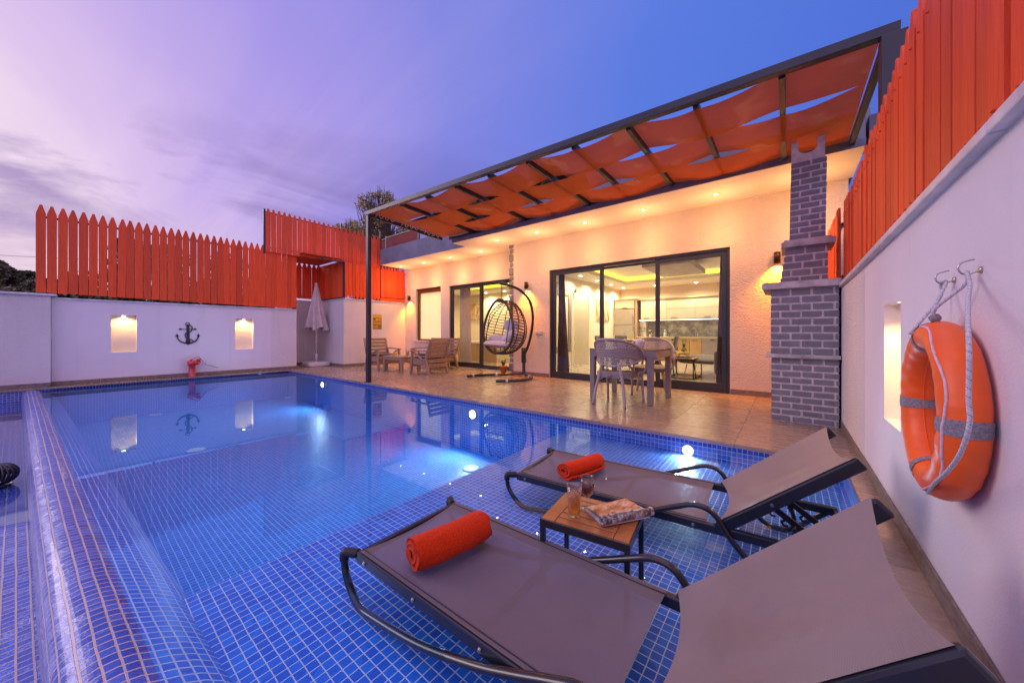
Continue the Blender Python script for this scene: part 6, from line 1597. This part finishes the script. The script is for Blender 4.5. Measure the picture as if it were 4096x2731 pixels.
for i, (u0, lab) in enumerate(((330,'dark bushy tree seen through the fence gaps, leftmost'),(520,'dark bushy tree seen through the fence gaps, second from left'),(700,'dark bushy tree seen through the fence gaps, third from left'),(880,'dark bushy tree seen through the fence gaps, fourth from left'),(1080,'dark bushy tree seen through the fence gaps beside the alcove'))):
    tp = (1130,1000,1030,1060,1100)[i]
    C_ = [(D(u0+rr_.uniform(-50,50),tp+q*55,21),(1.3,1.0,.75)) for q in range(4)]+[(D(u0+rr_.uniform(-90,90),1195+rr_.uniform(-20,25),21),(1.9,.8,.6)) for q in range(3)]; b0 = D(u0,1400,21); tree(lab, (b0[0],b0[1],-1.2), 4, C_, M['leafB'], 5000, .24, 30+i, group='trees behind the pool end fence', gap=-.3)
for i, (za, zb_) in enumerate(((1003,1010),(1098,1105),(1150,1190))):
    p = D(-300,za,40); q = D(900,zb_+40,40)
    t_ = thing('power_cable', ('upper thin power cable crossing the sky at the left edge','middle thin power cable crossing the sky at the left edge','lowest thin power cable crossing in front of the trees')[i], 'cable', p)
    mb = MB(); mb.tube([V(p).lerp(V(q),k/12)+V(0,0,-.25*math.sin(PI*k/12)) for k in range(13)], .022, 5); mb.build('wire', M['cable'], t_)

# ================================================================== WORLD, SUN, CAMERA
wd = bpy.data.worlds.new('World'); SC.world = wd; wd.use_nodes = True; nt = wd.node_tree; nt.nodes.clear(); t = NT(nt)
out = t.n('ShaderNodeOutputWorld')
dr_ = t.n('ShaderNodeVectorMath', _operation='NORMALIZE', i0=t.n('ShaderNodeTexCoord').outputs['Generated']).outputs[0]
sp = t.n('ShaderNodeSeparateXYZ', Vector=dr_); Z = sp.outputs[2]
G = V(-.93,-.25,.27).normalized()
dt_ = t.n('ShaderNodeVectorMath', _operation='DOT_PRODUCT', i0=dr_, i1=tuple(G)).outputs['Value']
# cloud layer: project on a plane, stretched streaks
zc_ = t.math('MAXIMUM', t.math('ADD', Z, .12), .05)
cp = t.n('ShaderNodeVectorMath', _operation='DIVIDE', i0=dr_, i1=t.n('ShaderNodeCombineXYZ', X=zc_, Y=zc_, Z=zc_).outputs[0]).outputs[0]
cm = t.n('ShaderNodeMapping', Vector=cp, Scale=(.42,.85,0), Rotation=(0,0,.5)).outputs[0]
cm = t.n('ShaderNodeMapping', Vector=dr_, Scale=(1.8,1.8,6.5), Rotation=(.10,-.16,0), Location=(4.3,1.7,2.2)).outputs[0]
n1 = t.n('ShaderNodeTexNoise', Vector=cm, Scale=1.0, Detail=8, Roughness=.58, Distortion=.9).outputs['Fac']
n2 = t.n('ShaderNodeTexNoise', Vector=t.n('ShaderNodeMapping', Vector=cp, Scale=(.25,1.3,0), Rotation=(0,0,-.4), Location=(3,1,0)).outputs[0], Scale=1.1, Detail=6, Roughness=.6, Distortion=.8).outputs['Fac']
f = t.n('ShaderNodeMapRange', Value=t.math('ADD', dt_, t.math('MULTIPLY', t.math('SUBTRACT', n2, .5), .16)), i1=-1.0, i2=1.0).outputs[0]
def P_(d): return (d+1)/2
sky = t.ramp(f, [(0, lin((62,78,165))), (P_(-.17), lin((82,116,218))), (P_(.19), lin((92,124,224))), (P_(.60), lin((132,136,226))), (P_(.80), lin((168,152,232))), (P_(.88), lin((192,170,234))), (P_(.95), lin((224,198,238))), (P_(1.0), lin((246,226,240)))], 'LINEAR')
# warm horizon towards the afterglow
hz = t.math('MULTIPLY', t.n('ShaderNodeMapRange', Value=Z, i1=.26, i2=.02).outputs[0], t.n('ShaderNodeMapRange', Value=dt_, i1=.55, i2=.98).outputs[0])
sky = t.mix(t.math('MULTIPLY', hz, .8), sky, lin((240,212,214)))
low = t.n('ShaderNodeMapRange', Value=Z, i1=.50, i2=.28).outputs[0]
cl = t.math('MULTIPLY', t.n('ShaderNodeMapRange', Value=n1, i1=.44, i2=.60).outputs[0], low)
ccol = t.mix(t.n('ShaderNodeMapRange', Value=dt_, i1=.6, i2=1.0).outputs[0], lin((108,100,172)), lin((150,126,186)))
sky = t.mix(t.math('MULTIPLY', cl, .75), sky, ccol)
wl = t.math('MULTIPLY', t.n('ShaderNodeMapRange', Value=n2, i1=.48, i2=.72).outputs[0], .17)
sky = t.mix(wl, sky, t.mix(t.n('ShaderNodeMapRange', Value=dt_, i1=.3, i2=1.0).outputs[0], lin((120,140,228)), lin((240,215,238))))
sky = t.mix(t.n('ShaderNodeMapRange', Value=Z, i1=0.0, i2=-.08).outputs[0], sky, (.05,.04,.06))
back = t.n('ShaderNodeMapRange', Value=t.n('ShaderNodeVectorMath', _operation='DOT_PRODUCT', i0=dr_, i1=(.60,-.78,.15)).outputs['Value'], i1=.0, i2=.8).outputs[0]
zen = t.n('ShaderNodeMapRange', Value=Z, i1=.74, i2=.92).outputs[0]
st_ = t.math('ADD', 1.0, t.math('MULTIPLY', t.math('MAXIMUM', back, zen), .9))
sky = t.mix(t.math('MULTIPLY', t.math('MAXIMUM', back, zen), .75), sky, lin((222,190,225)))  # sky brightened behind the camera and overhead, out of view, for added ambient light
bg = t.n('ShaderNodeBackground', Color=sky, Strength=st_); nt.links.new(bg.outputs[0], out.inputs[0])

sun = bpy.data.lights.new('sun', 'SUN'); sun.energy = .9; sun.angle = math.radians(25); sun.color = (1,.78,.82)
so = bpy.data.objects.new('sun', sun); COL.objects.link(so); so.rotation_euler = V(.93,.45,-.45).to_track_quat('-Z','Y').to_euler()

cam = bpy.data.cameras.new('camera'); co_ = bpy.data.objects.new('camera', cam); COL.objects.link(co_); SC.camera = co_
cam.sensor_width = 36; cam.lens = 36*F_/4096; cam.shift_y = -(1365.5-HY)/4096; cam.clip_start = .05; cam.clip_end = 1000
co_.location = (0,0,EYE); co_.rotation_euler = (PI/2,0,YAW)
SC.view_settings.view_transform = 'Standard'; SC.view_settings.look = 'None'; SC.view_settings.exposure = 0
SC.render.engine = 'CYCLES'; SC.cycles.use_denoising = True
SC.cycles.max_bounces = 8; SC.cycles.diffuse_bounces = 4; SC.cycles.glossy_bounces = 4; SC.cycles.transparent_max_bounces = 16; SC.cycles.transmission_bounces = 6
SC.cycles.caustics_reflective = False; SC.cycles.caustics_refractive = False; SC.cycles.sample_clamp_indirect = 4
